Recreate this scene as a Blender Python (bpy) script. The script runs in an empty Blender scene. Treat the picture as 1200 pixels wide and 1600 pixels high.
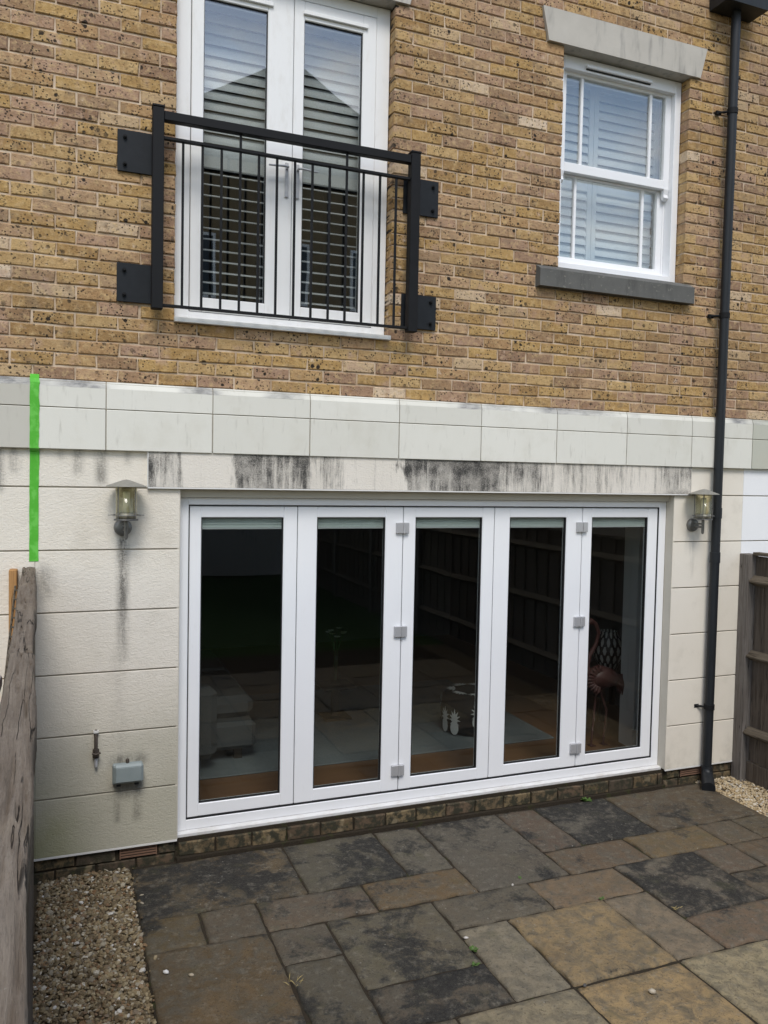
import bpy, math, random
from mathutils import Vector, Matrix
random.seed(7)
R = math.radians
sc = bpy.context.scene
col = sc.collection

# ------------------------------------------------------------------ camera
CAM = Vector((0.0, -4.9, 2.32))
yaw, pitch, roll = R(21.62376), R(-2.46617), R(-1.13304)
fw = Vector((math.sin(yaw)*math.cos(pitch), math.cos(yaw)*math.cos(pitch), math.sin(pitch)))
r0 = Vector((math.cos(yaw), -math.sin(yaw), 0)); d0 = fw.cross(r0)
rt = math.cos(roll)*r0 + math.sin(roll)*d0
dn = -math.sin(roll)*r0 + math.cos(roll)*d0
cd = bpy.data.cameras.new('camera'); cam = bpy.data.objects.new('camera', cd); col.objects.link(cam)
cam.matrix_world = Matrix(((rt.x, -dn.x, -fw.x, CAM.x), (rt.y, -dn.y, -fw.y, CAM.y), (rt.z, -dn.z, -fw.z, CAM.z), (0, 0, 0, 1)))
cd.sensor_fit = 'HORIZONTAL'; cd.sensor_width = 36; cd.lens = 1269.57/1200*36
cd.clip_start = .05; cd.clip_end = 2000
sc.camera = cam

# ------------------------------------------------------------------ node helper
class NT:
    def __init__(s, nt): s.t = nt; s.l = nt.links
    def n(s, typ, **kw):
        nd = s.t.nodes.new(typ)
        for k, v in kw.items(): setattr(nd, k, v)
        return nd
    def put(s, sock, v):
        if v is None: return
        if isinstance(v, bpy.types.NodeSocket): s.l.new(v, sock)
        else:
            if isinstance(v, (tuple, list)) and len(v) == 3 and sock.type == 'RGBA': v = (*v, 1)
            sock.default_value = v
    def m(s, op, a, b=None, c=None, clamp=False):
        nd = s.n('ShaderNodeMath', operation=op, use_clamp=clamp)
        for i, v in enumerate((a, b, c)):
            if v is not None: s.put(nd.inputs[i], v)
        return nd.outputs[0]
    def mix(s, f, a, b, mode='MIX'):
        nd = s.n('ShaderNodeMix', data_type='RGBA', blend_type=mode)
        s.put(nd.inputs[0], f); s.put(nd.inputs[6], a); s.put(nd.inputs[7], b)
        return nd.outputs[2]
    def noise(s, vec, scale, detail=3, rough=.55, dist=0):
        nd = s.n('ShaderNodeTexNoise'); s.put(nd.inputs['Vector'], vec)
        nd.inputs['Scale'].default_value = scale; nd.inputs['Detail'].default_value = detail
        nd.inputs['Roughness'].default_value = rough; nd.inputs['Distortion'].default_value = dist
        return nd.outputs[0]
    def voro(s, vec, scale, feature='F1', rnd=1):
        nd = s.n('ShaderNodeTexVoronoi', feature=feature); s.put(nd.inputs['Vector'], vec)
        nd.inputs['Scale'].default_value = scale; nd.inputs['Randomness'].default_value = rnd
        return nd
    def ramp(s, f, stops, interp='LINEAR'):
        nd = s.n('ShaderNodeValToRGB'); cr = nd.color_ramp; cr.interpolation = interp
        while len(cr.elements) < len(stops): cr.elements.new(.5)
        for e, (p, c) in zip(cr.elements, stops):
            e.position = p; e.color = (c, c, c, 1) if isinstance(c, (int, float)) else (*c, 1)
        s.put(nd.inputs[0], f); return nd.outputs[0]
    def step(s, v, a, b):                     # smooth 0..1 between a and b
        nd = s.n('ShaderNodeMapRange', interpolation_type='SMOOTHSTEP')
        s.put(nd.inputs[0], v); s.put(nd.inputs[1], a); s.put(nd.inputs[2], b)
        return nd.outputs[0]
    def pos(s): return s.n('ShaderNodeNewGeometry').outputs['Position']
    def objpos(s): return s.n('ShaderNodeTexCoord').outputs['Object']
    def scale(s, vec, v):
        nd = s.n('ShaderNodeVectorMath', operation='MULTIPLY'); s.put(nd.inputs[0], vec); nd.inputs[1].default_value = v
        return nd.outputs[0]
    def vadd(s, a, b):
        nd = s.n('ShaderNodeVectorMath', operation='ADD'); s.put(nd.inputs[0], a); s.put(nd.inputs[1], b)
        return nd.outputs[0]
    def sep(s, vec):
        nd = s.n('ShaderNodeSeparateXYZ'); s.put(nd.inputs[0], vec); return nd.outputs
    def attr(s, name, typ='OBJECT', out='Fac'):
        nd = s.n('ShaderNodeAttribute', attribute_type=typ, attribute_name=name); return nd.outputs[out]
    def ocol(s): return s.n('ShaderNodeObjectInfo').outputs['Color']
    def ornd(s): return s.n('ShaderNodeObjectInfo').outputs['Random']
    def bump(s, h, strength=.3, dist=.002, prev=None):
        nd = s.n('ShaderNodeBump'); nd.inputs['Strength'].default_value = strength
        nd.inputs['Distance'].default_value = dist; s.put(nd.inputs['Height'], h)
        if prev is not None: s.put(nd.inputs['Normal'], prev)
        return nd.outputs[0]
    def box(s, x, z, x0, x1, z0, z1, f=.05):     # soft rectangular mask
        a = s.m('MULTIPLY', s.step(x, x0-f, x0+f), s.step(x, x1+f, x1-f))
        b = s.m('MULTIPLY', s.step(z, z0-f, z0+f), s.step(z, z1+f, z1-f))
        return s.m('MULTIPLY', a, b)

def mat(name, fn, rough=.6, spec=.5, metal=0):
    m = bpy.data.materials.new(name); m.use_nodes = True
    nt = m.node_tree; b = nt.nodes['Principled BSDF']; g = NT(nt)
    b.inputs['Roughness'].default_value = rough; b.inputs['Metallic'].default_value = metal
    b.inputs['Specular IOR Level'].default_value = spec
    r = fn(g)
    if isinstance(r, dict):
        for k, v in r.items(): g.put(b.inputs[k], v)
    else: g.put(b.inputs['Base Color'], r)
    return m

# ------------------------------------------------------------------ sky, sun, exposure
w = bpy.data.worlds.new('World'); sc.world = w; w.use_nodes = True
g = NT(w.node_tree); bg = w.node_tree.nodes['Background']
SUN_EL, SUN_AZ = R(53), R(190)               # azimuth measured clockwise from +y: behind the camera
sky = g.n('ShaderNodeTexSky', sky_type='NISHITA', sun_disc=False)
sky.sun_elevation = SUN_EL; sky.sun_rotation = SUN_AZ; sky.altitude = 50; sky.air_density = 1.2; sky.dust_density = 1.0
gen = g.n('ShaderNodeTexCoord').outputs['Generated']
cl = g.noise(g.scale(gen, (1, 1, 1.9)), 2.6, 7, .56, .35)
cm = g.step(cl, .475, .69)
cb = g.noise(g.scale(gen, (1, 1, 1.9)), 5.5, 5, .55)
cloud = g.mix(cb, (6.6, 6.3, 6.0), (11.2, 10.6, 9.8))
g.put(bg.inputs[0], g.mix(g.m('MULTIPLY', cm, .88), sky.outputs[0], cloud))
bg.inputs[1].default_value = .105
sd = bpy.data.lights.new('sun', 'SUN'); sd.energy = 1.2; sd.angle = R(22); sd.color = (1, .965, .91)
so = bpy.data.objects.new('sun', sd); col.objects.link(so)
sdir = Vector((math.sin(SUN_AZ)*math.cos(SUN_EL), math.cos(SUN_AZ)*math.cos(SUN_EL), math.sin(SUN_EL)))
so.rotation_euler = sdir.to_track_quat('Z', 'Y').to_euler(); so.location = sdir*30
vs = sc.view_settings
vs.view_transform = 'Standard'; vs.look = 'None'; vs.gamma = 1; vs.exposure = 0.86; vs.use_curve_mapping = False

# ------------------------------------------------------------------ mesh helpers
class MB:
    def __init__(s): s.v = []; s.f = []; s.a = []; s.cur = 0.0; s.sm = []
    def add(s, vs, fs, smooth=False):
        o = len(s.v); s.v += [tuple(p) for p in vs]
        for f in fs: s.f.append([i+o for i in f]); s.a.append(s.cur); s.sm.append(smooth)
        return s
    def box(s, x0, x1, y0, y1, z0, z1, b=0):
        if b <= 0:
            v = [(x, y, z) for z in (z0, z1) for y in (y0, y1) for x in (x0, x1)]
            return s.add(v, [(0, 2, 3, 1), (4, 5, 7, 6), (0, 1, 5, 4), (2, 6, 7, 3), (0, 4, 6, 2), (1, 3, 7, 5)])
        # chamfered box: 24 vertices
        v = []; ix = {}
        X, Y, Z = (x0, x1), (y0, y1), (z0, z1)
        for i in (0, 1):
            for j in (0, 1):
                for k in (0, 1):
                    sx, sy, sz = (1 if i == 0 else -1), (1 if j == 0 else -1), (1 if k == 0 else -1)
                    for ax in range(3):
                        p = [X[i]+sx*b, Y[j]+sy*b, Z[k]+sz*b]; p[ax] = (X[i], Y[j], Z[k])[ax]
                        ix[i, j, k, ax] = len(v); v.append(tuple(p))
        f = []
        for ax in range(3):
            o = [a for a in range(3) if a != ax]
            for e in (0, 1):
                q = []
                for a, c in ((0, 0), (1, 0), (1, 1), (0, 1)):
                    t = [0, 0, 0]; t[ax] = e; t[o[0]] = a; t[o[1]] = c; q.append(ix[(*t, ax)])
                f.append(q if (e == 1) ^ (ax == 1) else q[::-1])
        for ax in range(3):                    # edges along ax
            o = [a for a in range(3) if a != ax]
            for a in (0, 1):
                for c in (0, 1):
                    t0 = [0, 0, 0]; t1 = [0, 0, 0]; t1[ax] = 1
                    for t in (t0, t1): t[o[0]] = a; t[o[1]] = c
                    f.append([ix[(*t0, o[0])], ix[(*t1, o[0])], ix[(*t1, o[1])], ix[(*t0, o[1])]])
        for i in (0, 1):
            for j in (0, 1):
                for k in (0, 1): f.append([ix[i, j, k, 0], ix[i, j, k, 1], ix[i, j, k, 2]])
        return s.add(v, f)
    def tube(s, pts, rad, seg=12, caps=True, smooth=True):
        pts = [Vector(p) for p in pts]; n = len(pts)
        rad = rad if isinstance(rad, (list, tuple)) else [rad]*n
        v = []; up = None
        for i, p in enumerate(pts):
            t = (pts[min(i+1, n-1)]-pts[max(i-1, 0)]).normalized()
            if up is None: up = Vector((0, 0, 1)) if abs(t.z) < .9 else Vector((0, 1, 0))
            a = t.cross(up).normalized(); b = a.cross(t).normalized(); up = b
            for k in range(seg):
                w_ = 2*math.pi*k/seg; v.append(p+rad[i]*(math.cos(w_)*a+math.sin(w_)*b))
        f = [(i*seg+k, i*seg+(k+1) % seg, (i+1)*seg+(k+1) % seg, (i+1)*seg+k) for i in range(n-1) for k in range(seg)]
        s.add(v, f, smooth)
        if caps: s.add(v[:seg], [tuple(range(seg))]); s.add(v[-seg:], [tuple(range(seg))[::-1]])
        return s
    def lathe(s, prof, c=(0, 0, 0), seg=24, smooth=True):
        v = [(c[0]+r*math.cos(2*math.pi*k/seg), c[1]+r*math.sin(2*math.pi*k/seg), c[2]+z) for r, z in prof for k in range(seg)]
        f = [(i*seg+k, i*seg+(k+1) % seg, (i+1)*seg+(k+1) % seg, (i+1)*seg+k) for i in range(len(prof)-1) for k in range(seg)]
        return s.add(v, f, smooth)
    def prism(s, poly, axis, a, b):             # poly: 2-D outline, extruded along axis between a and b
        def P(u, v_, t):
            return {'x': (t, u, v_), 'y': (u, t, v_), 'z': (u, v_, t)}[axis]
        n = len(poly); v = [P(*p, a) for p in poly]+[P(*p, b) for p in poly]
        return s.add(v, [tuple(range(n))[::-1], tuple(range(n, 2*n))]+[(i, (i+1) % n, n+(i+1) % n, n+i) for i in range(n)])
    def mesh(s, name, attr=None, fix=True):
        me = bpy.data.meshes.new(name); me.from_pydata(s.v, [], s.f)
        if any(s.sm): me.polygons.foreach_set('use_smooth', s.sm)
        if attr:
            a = me.attributes.new(attr, 'FLOAT', 'FACE'); a.data.foreach_set('value', s.a)
        if fix:
            import bmesh
            bm = bmesh.new(); bm.from_mesh(me); bmesh.ops.recalc_face_normals(bm, faces=bm.faces); bm.to_mesh(me); bm.free()
        me.update(); return me
    def build(s, name, m, parent=None, **kw):
        return link(name, s.mesh(name, kw.pop('attr', None)), m, parent, **kw)

def link(name, me, m, parent=None, **props):
    o = bpy.data.objects.new(name, me); col.objects.link(o)
    if m is not None and me is not None and not me.materials: me.materials.append(m)
    if parent is not None: o.parent = parent
    for k, v in props.items(): o[k] = v
    return o
def thing(name, label, cat, loc=(0, 0, 0), group=None):
    o = bpy.data.objects.new(name, None); col.objects.link(o); o.location = loc; o.empty_display_size = .1
    o['label'] = label; o['category'] = cat
    if group: o['group'] = group
    bpy.context.view_layer.update()
    return o
def tag(o, label, cat, group=None):
    o['label'] = label; o['category'] = cat
    if group: o['group'] = group
    return o
def struct(o): o['kind'] = 'structure'; return o
def bx(name, x0, x1, y0, y1, z0, z1, m, parent=None, b=0, **kw):
    return MB().box(x0, x1, y0, y1, z0, z1, b).build(name, m, parent, **kw)
def lin(r, g_, b_):
    return tuple(((c/255)/12.92 if c/255 <= .04045 else ((c/255+.055)/1.055)**2.4) for c in (r, g_, b_))

# ------------------------------------------------------------------ materials
def f_brick(g):
    p = g.pos(); t = g.m('ADD', g.attr('tint'), g.attr('tint', 'GEOMETRY'))
    base = g.ramp(t, [(0, (.36, .235, .090)), (.12, (.45, .305, .120)), (.24, (.30, .19, .078)), (.36, (.49, .35, .16)),
                      (.48, (.38, .245, .12)), (.58, (.43, .30, .18)), (.68, (.27, .175, .095)), (.78, (.40, .27, .18)),
                      (.90, (.26, .17, .11)), (.965, (.46, .34, .19)), (1, (.66, .56, .42))])
    n1 = g.noise(p, 24, 4, .65); n2 = g.noise(p, 75, 4, .7); n3 = g.noise(p, 8.5, 4); n5 = g.noise(p, 1.1, 3)
    c = g.mix(g.m('MULTIPLY', g.step(n1, .46, .70), .7), base, (.56, .42, .215))
    c = g.mix(g.m('MULTIPLY', g.step(n1, .48, .27), .75), c, (.27, .165, .07))
    c = g.mix(g.m('MULTIPLY', g.step(n3, .55, .70), .65), c, (.44, .31, .225))          # pinkish lime bloom
    c = g.mix(g.m('MULTIPLY', g.step(n3, .44, .32), .45), c, (.20, .155, .105))         # grey smoked faces
    c = g.mix(g.m('MULTIPLY', g.step(g.noise(p, 17, 4), .64, .76), .6), c, (.70, .61, .47))
    c = g.mix(g.m('MULTIPLY', g.step(n2, .45, .72), .28), c, (.18, .115, .06))
    c = g.mix(g.m('MULTIPLY', g.step(n5, .5, .68), .22), c, (.16, .12, .085))
    fp = g.scale(p, (1, .15, 1))
    v1 = g.voro(fp, 27); rr = g.sep(v1.outputs['Color'])[0]
    d1 = g.m('ADD', v1.outputs['Distance'], g.m('MULTIPLY', g.m('SUBTRACT', n2, .5), .5))
    s1 = g.step(g.m('SUBTRACT', d1, g.m('MULTIPLY', g.m('SUBTRACT', rr, .50), .72)), .05, -.04)
    v2 = g.voro(fp, 85); rr2 = g.sep(v2.outputs['Color'])[1]
    d2 = g.m('ADD', v2.outputs['Distance'], g.m('MULTIPLY', g.m('SUBTRACT', n2, .5), .4))
    s2 = g.step(g.m('SUBTRACT', d2, g.m('MULTIPLY', g.m('SUBTRACT', rr2, .52), 1.0)), .07, -.05)
    dens = g.step(g.noise(p, 5, 3), .38, .6)
    sp = g.m('MULTIPLY', g.m('MAXIMUM', s1, g.m('MULTIPLY', s2, .9)), g.m('ADD', .25, g.m('MULTIPLY', dens, .75)), clamp=True)
    c = g.mix(1.0, c, (1.02, .968, .965), 'MULTIPLY')
    c = g.mix(sp, c, (.030, .023, .017))
    h = g.m('SUBTRACT', g.m('ADD', g.m('MULTIPLY', n2, 1.0), g.m('MULTIPLY', n1, 1.3)), g.m('MULTIPLY', sp, .6))
    return {'Base Color': c, 'Normal': g.bump(h, .8, .006)}
M_brick = mat('stock_brick', f_brick, .9, .25)
def f_mortar(g):
    p = g.pos(); n = g.noise(p, 9, 3); n2 = g.noise(p, 160, 2)
    c = g.mix(g.step(n, .35, .65), (.44, .325, .22), (.68, .555, .42)); c = g.mix(g.m('MULTIPLY', n2, .35), c, (.32, .225, .14)); c = g.mix(g.m('MULTIPLY', g.step(g.noise(p, 3.3, 4), .52, .66), .45), c, (.27, .20, .135))
    return {'Base Color': c, 'Normal': g.bump(n2, .5, .003)}
M_mortar = mat('sandy_mortar', f_mortar, .95, .2)
def f_oldbrick(g):
    p = g.pos(); t = g.m('ADD', g.attr('tint'), g.attr('tint', 'GEOMETRY'))
    base = g.ramp(t, [(0, (.12, .085, .048)), (.35, (.18, .135, .075)), (.6, (.095, .066, .042)), (.8, (.145, .10, .064)), (1, (.07, .055, .04))])
    n = g.noise(p, 18, 4, .65); n2 = g.noise(p, 80, 3)
    c = g.mix(g.step(n, .38, .58), base, (.040, .037, .024))
    c = g.mix(g.m('MULTIPLY', g.step(g.noise(p, 11, 3), .58, .7), .5), c, (.30, .24, .15))
    c = g.mix(g.m('MULTIPLY', g.step(g.noise(p, 25, 3), .62, .72), .4), c, (.07, .085, .02))
    return {'Base Color': c, 'Normal': g.bump(g.m('ADD', n, n2), .6, .005)}
M_oldbrick = mat('damp_plinth_brick', f_oldbrick, .9, .25)
def f_render(smooth, stains):
    def fn(g):
        p = g.pos(); x, y, z = g.sep(p)
        n = g.noise(p, 1.6, 4, .6); nb = g.noise(g.scale(p, (.75, 1, 1.25)), 58, 4, .6, 1.0); nf = g.noise(p, 300, 2)
        c = g.mix(n, (.70, .645, .55), (.80, .752, .665))
        c = g.mix(g.m('MULTIPLY', g.step(g.noise(p, 4.5, 5, .65), .5, .75), .25), c, (.46, .42, .34))
        if stains:
            # grime and algae growing on the lower courses beside the timber fence
            gr = g.m('MULTIPLY', g.step(g.m('ADD', z, g.m('MULTIPLY', g.noise(p, 2.2, 4), .9)), 1.75, .75), g.step(x, 1.2, .9))
            c = g.mix(g.m('MULTIPLY', gr, .78), c, (.37, .355, .27))
            al = g.m('MULTIPLY', g.step(g.m('ADD', z, g.m('MULTIPLY', g.noise(p, 5, 4), .8)), 1.05, .45), g.step(x, .28, -.12))
            c = g.mix(g.m('MULTIPLY', al, .6), c, (.26, .27, .11))
            # drip below the lantern, tannin below the socket box, run marks under the band
            ns = g.noise(g.scale(p, (1, 1, .22)), 26, 4, .65); nd = g.noise(p, 120, 3, .7)
            st = g.box(x, z, .305, .345, 1.22, 1.955, .035)
            st = g.m('MULTIPLY', st, g.m('ADD', .5, g.m('MULTIPLY', g.step(z, 1.15, 1.8), .6)))
            st = g.m('MAXIMUM', st, g.m('MULTIPLY', g.box(x, z, .29, .325, .3, 1.3, .06), .22))
            st = g.m('MAXIMUM', st, g.m('MULTIPLY', g.box(x, z, .27, .46, .62, .67, .045), .8))
            st = g.m('MAXIMUM', st, g.m('MULTIPLY', g.box(x, z, .29, .31, .28, .53, .025), .7))
            st = g.m('MAXIMUM', st, g.m('MULTIPLY', g.box(x, z, .40, .43, .28, .53, .03), .8))
            st = g.m('MAXIMUM', st, g.m('MULTIPLY', g.box(x, z, .26, .45, .42, .52, .05), .4))
            st = g.m('MAXIMUM', st, g.m('MULTIPLY', g.box(x, z, -.13, -.05, 1.6, 1.80, .05), .45))
            for a, b_, z0, k in ((.06, .10, 2.30, .6), (.18, .23, 2.25, .65), (-.02, .0, 2.38, .5), (-.34, -.30, 2.2, .7), (-.27, -.22, 2.3, .5), (.33, .36, 2.36, .4)):
                st = g.m('MAXIMUM', st, g.m('MULTIPLY', g.box(x, z, a, b_, z0, 2.5, .03), k))
            st = g.m('MULTIPLY', st, g.m('ADD', .3, g.m('MULTIPLY', g.step(g.m('ADD', g.m('MULTIPLY', ns, .6), g.m('MULTIPLY', nd, .4)), .36, .62), .85)), clamp=True)
            c = g.mix(st, c, (.055, .052, .045))
        else:
            ns = g.noise(g.scale(p, (1, 1, .15)), 20, 4)
            st = g.m('MULTIPLY', g.box(x, z, 4.42, 4.47, 1.6, 1.94, .04), g.step(ns, .4, .7))
            c = g.mix(g.m('MULTIPLY', st, .5), c, (.12, .11, .10))
            dg = g.m('MULTIPLY', g.step(z, .42, .1), g.step(g.noise(p, 8, 4), .4, .7))
            c = g.mix(g.m('MULTIPLY', dg, .35), c, (.25, .23, .17))
        h = g.m('ADD', nb, g.m('MULTIPLY', nf, .3))
        return {'Base Color': c, 'Normal': g.bump(h, .15 if smooth else .7, .006)}
    return fn
M_render = mat('cream_textured_render', f_render(False, True), .92, .25)
M_render_r = mat('cream_smooth_render', f_render(True, False), .9, .25)
M_render_w = mat('white_masonry_paint', lambda g: {'Base Color': g.mix(g.noise(g.pos(), 3), (.78, .79, .80), (.84, .84, .84)), 'Normal': g.bump(g.noise(g.pos(), 90), .2, .004)}, .8, .3)
M_plaster_core = mat('render_groove', lambda g: g.mix(g.noise(g.pos(), 12), (.30, .27, .22), (.42, .38, .31)), .95, .2)
def f_lintel(g):
    p = g.pos(); x, y, z = g.sep(p)
    n = g.noise(p, 2.5, 4); nb = g.noise(p, 95, 3, .6, .6)
    c = g.mix(n, (.68, .63, .55), (.78, .735, .66))
    xr = g.m('ADD', g.m('DIVIDE', g.m('SUBTRACT', x, .46), 3.97), g.m('MULTIPLY', g.m('SUBTRACT', g.noise(g.scale(p, (1, 1, .25)), 13, 4, .6), .5), .075))
    def X(a): return (a-.46)/3.97
    d = g.ramp(xr, [(0, .85), (X(.52), .55), (X(.60), .62), (X(.68), .05), (X(.92), .03), (X(.99), .85), (X(1.10), .98), (X(1.24), .62),
                    (X(1.38), .85), (X(1.46), .3), (X(1.56), .55), (X(1.68), .12), (X(1.95), .15), (X(2.06), .1), (X(2.10), .9), (X(2.24), .75),
                    (X(2.36), 1), (X(2.60), .97), (X(2.76), .98), (X(2.86), .55), (X(3.04), .72), (X(3.20), .35), (X(3.35), .5), (X(3.7), .38), (X(4.0), .22), (X(4.18), .62), (1, .6)])
    s1 = g.noise(g.scale(p, (1, 1, .05)), 24, 6, .7, .15); s2 = g.noise(g.scale(p, (1, 1, .12)), 110, 3, .7); s3 = g.noise(p, 240, 3, .7)
    zz = g.step(z, 2.16, 2.46)
    v = g.m('ADD', g.m('MULTIPLY', s1, .62), g.m('ADD', g.m('MULTIPLY', s2, .28), g.m('MULTIPLY', s3, .10)))
    th = g.m('SUBTRACT', .68, g.m('MULTIPLY', d, g.m('ADD', .24, g.m('MULTIPLY', zz, .17))))
    st = g.m('MULTIPLY', g.step(v, g.m('SUBTRACT', th, .13), g.m('ADD', th, .16)), g.m('ADD', .45, g.m('MULTIPLY', g.step(g.m('ADD', g.m('MULTIPLY', s3, .5), g.m('MULTIPLY', g.noise(p, 9, 4), .5)), .36, .6), .55)))
    st = g.m('MAXIMUM', st, g.m('MULTIPLY', g.m('MULTIPLY', d, d), g.m('MULTIPLY', g.step(g.noise(p, 14, 4, .6), .25, .7), .75)))
    lo = g.m('MULTIPLY', g.box(x, z, 4.18, 4.42, 2.2, 2.27, .04), g.step(s3, .3, .6))
    st = g.m('MAXIMUM', st, g.m('MULTIPLY', lo, .8))
    c = g.mix(g.m('MULTIPLY', st, .97), c, (.030, .030, .029))
    return {'Base Color': c, 'Normal': g.bump(nb, .7, .005)}
M_lintel = mat('stained_render_lintel', f_lintel, .92, .25)
def f_band(g):
    p = g.pos(); x, y, z = g.sep(p)
    n = g.noise(p, 2, 4); n2 = g.noise(g.scale(p, (1, 1, .3)), 14, 4, .6); oc = g.ocol()
    c = g.mix(g.m('MULTIPLY', n2, .25), oc, g.mix(n, (.48, .46, .39), (.70, .68, .61)))
    fl = g.noise(g.scale(p, (.35, 1, 1)), 30, 5, .7)
    edge = g.m('MULTIPLY', g.step(g.m('ADD', z, g.m('MULTIPLY', g.m('SUBTRACT', g.noise(g.scale(p, (.5, 1, 1)), 7, 4), .5), .03)), 2.781, 2.789),
               g.step(g.noise(g.scale(p, (.8, 1, .8)), 2.1, 3), .42, .58))
    c = g.mix(g.m('MULTIPLY', edge, .9), c, g.mix(g.step(fl, .35, .6), (.13, .13, .14), (.40, .39, .37)))
    c = g.mix(g.m('MULTIPLY', g.step(g.noise(g.scale(p, (1, 1, .2)), 35, 4), .58, .78), .35), c, (.34, .32, .27)); c = g.mix(g.m('MULTIPLY', g.step(g.noise(p, 4, 5, .6), .48, .68), .22), c, (.50, .47, .38))
    return {'Base Color': c, 'Normal': g.bump(g.noise(p, 130, 3), .15, .003)}
M_band = mat('painted_stone_band', f_band, .75, .3)
def f_stone(c0, c1, dark, lich):
    def fn(g):
        p = g.pos(); n = g.noise(p, 6, 5, .6); s = g.noise(g.scale(p, (1, 1, .18)), 14, 4, .6); f = g.noise(p, 150, 3)
        c = g.mix(n, c0, c1); c = g.mix(g.m('MULTIPLY', g.step(s, .5, .75), .6), c, dark)
        c = g.mix(g.m('MULTIPLY', g.step(g.noise(p, 40, 4), .6, .72), lich), c, (.35, .34, .28))
        return {'Base Color': c, 'Normal': g.bump(f, .35, .003)}
    return fn
M_cast = mat('cast_stone', f_stone((.40, .375, .33), (.54, .51, .455), (.17, .165, .155), .1), .85, .3)
M_sill = mat('weathered_sill_stone', f_stone((.085, .085, .08), (.16, .158, .148), (.055, .055, .052), .35), .9, .25)
def f_upvc(g):
    p = g.pos(); n = g.noise(p, 3, 3); s = g.noise(g.scale(p, (1, 1, .3)), 40, 4, .65)
    c = g.mix(n, (.80, .81, .83), (.86, .865, .875)); c = g.mix(g.m('MULTIPLY', g.step(s, .6, .85), .22), c, (.5, .47, .42))
    return {'Base Color': c, 'Roughness': g.m('ADD', .3, g.m('MULTIPLY', s, .2))}
M_upvc = mat('white_upvc', f_upvc, .35, .5)
M_upvc_old = mat('white_upvc_weathered', lambda g: g.mix(g.m('MULTIPLY', g.step(g.noise(g.scale(g.pos(), (1, 1, .3)), 18, 5, .65), .5, .85), .3), (.80, .80, .79), (.52, .48, .41)), .5, .45)
M_sillw = mat('dimmed_grubby_sill', lambda g: g.mix(g.m('MULTIPLY', g.step(g.noise(g.scale(g.pos(), (.4, 1, 1)), 20, 5, .7), .42, .7), .5), (.66, .66, .655), (.42, .39, .34)), .5)  # sun glare offset in the colour: greyer white, with grubby blotches
M_cream = mat('cream_trim', lambda g: g.mix(g.noise(g.pos(), 6), (.50, .46, .38), (.60, .56, .48)), .7)
M_gasket = mat('black_gasket', lambda g: (.012, .012, .013), .6)
M_steel = mat('brushed_steel', lambda g: {'Base Color': g.mix(g.noise(g.scale(g.pos(), (1, 1, 12)), 60), (.42, .42, .43), (.58, .58, .59))}, .45, .5, .45)
def f_iron(g):
    p = g.pos(); n = g.noise(p, 14, 4)
    return {'Base Color': g.mix(n, (.008, .0085, .0095), (.014, .0145, .016)), 'Normal': g.bump(g.noise(p, 220, 2), .12, .001), 'Roughness': g.m('ADD', .5, g.m('MULTIPLY', n, .2))}
M_iron = mat('black_painted_iron', f_iron, .45, .16)
M_plate = mat('dark_plate_steel', lambda g: {'Base Color': g.mix(g.noise(g.pos(), 20, 4), (.010, .012, .015), (.020, .023, .027))}, .55, .2)
M_pipe = mat('black_plastic_pipe', lambda g: {'Base Color': g.mix(g.noise(g.scale(g.pos(), (1, 1, .15)), 30, 4), (.010, .0115, .0135), (.022, .025, .029))}, .45, .3)
def f_glass(g):
    return None
def glass(name, tint, ior, rough=0.0):
    m = bpy.data.materials.new(name); m.use_nodes = True; nt = m.node_tree; g = NT(nt)
    nt.nodes.remove(nt.nodes['Principled BSDF']); out = nt.nodes['Material Output']
    tr = g.n('ShaderNodeBsdfTransparent'); tr.inputs[0].default_value = (*tint, 1)
    gl = g.n('ShaderNodeBsdfGlossy'); gl.inputs['Roughness'].default_value = rough; gl.inputs[0].default_value = (1, 1, 1, 1)
    wv = g.noise(g.pos(), 1.3, 2); g.put(gl.inputs['Normal'], g.bump(wv, .04, .02))
    fr = g.n('ShaderNodeFresnel')
    bk = g.n('ShaderNodeNewGeometry').outputs['Backfacing']      # thin pane: the same reflectance from either side
    g.put(fr.inputs[0], g.m('ADD', ior, g.m('MULTIPLY', bk, 1/ior-ior)))
    mx = g.n('ShaderNodeMixShader'); g.put(mx.inputs[0], fr.outputs[0]); g.l.new(tr.outputs[0], mx.inputs[1]); g.l.new(gl.outputs[0], mx.inputs[2])
    g.l.new(mx.outputs[0], out.inputs[0]); return m
M_glass = glass('window_glass', (.88, .90, .89), 2.2)
M_glass_dk = glass('solar_control_glass', (.81, .83, .82), 1.56)
M_lampglass = glass('amber_lantern_glass', (.95, .935, .84), 1.45)
M_slat = mat('shutter_white', lambda g: g.mix(g.noise(g.pos(), 5), (.66, .67, .68), (.74, .75, .76)), .45)
M_blind = mat('pale_green_blind', lambda g: g.mix(g.noise(g.scale(g.pos(), (.2, 1, 6)), 20), (.74, .82, .78), (.84, .89, .86)), .7)
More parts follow.
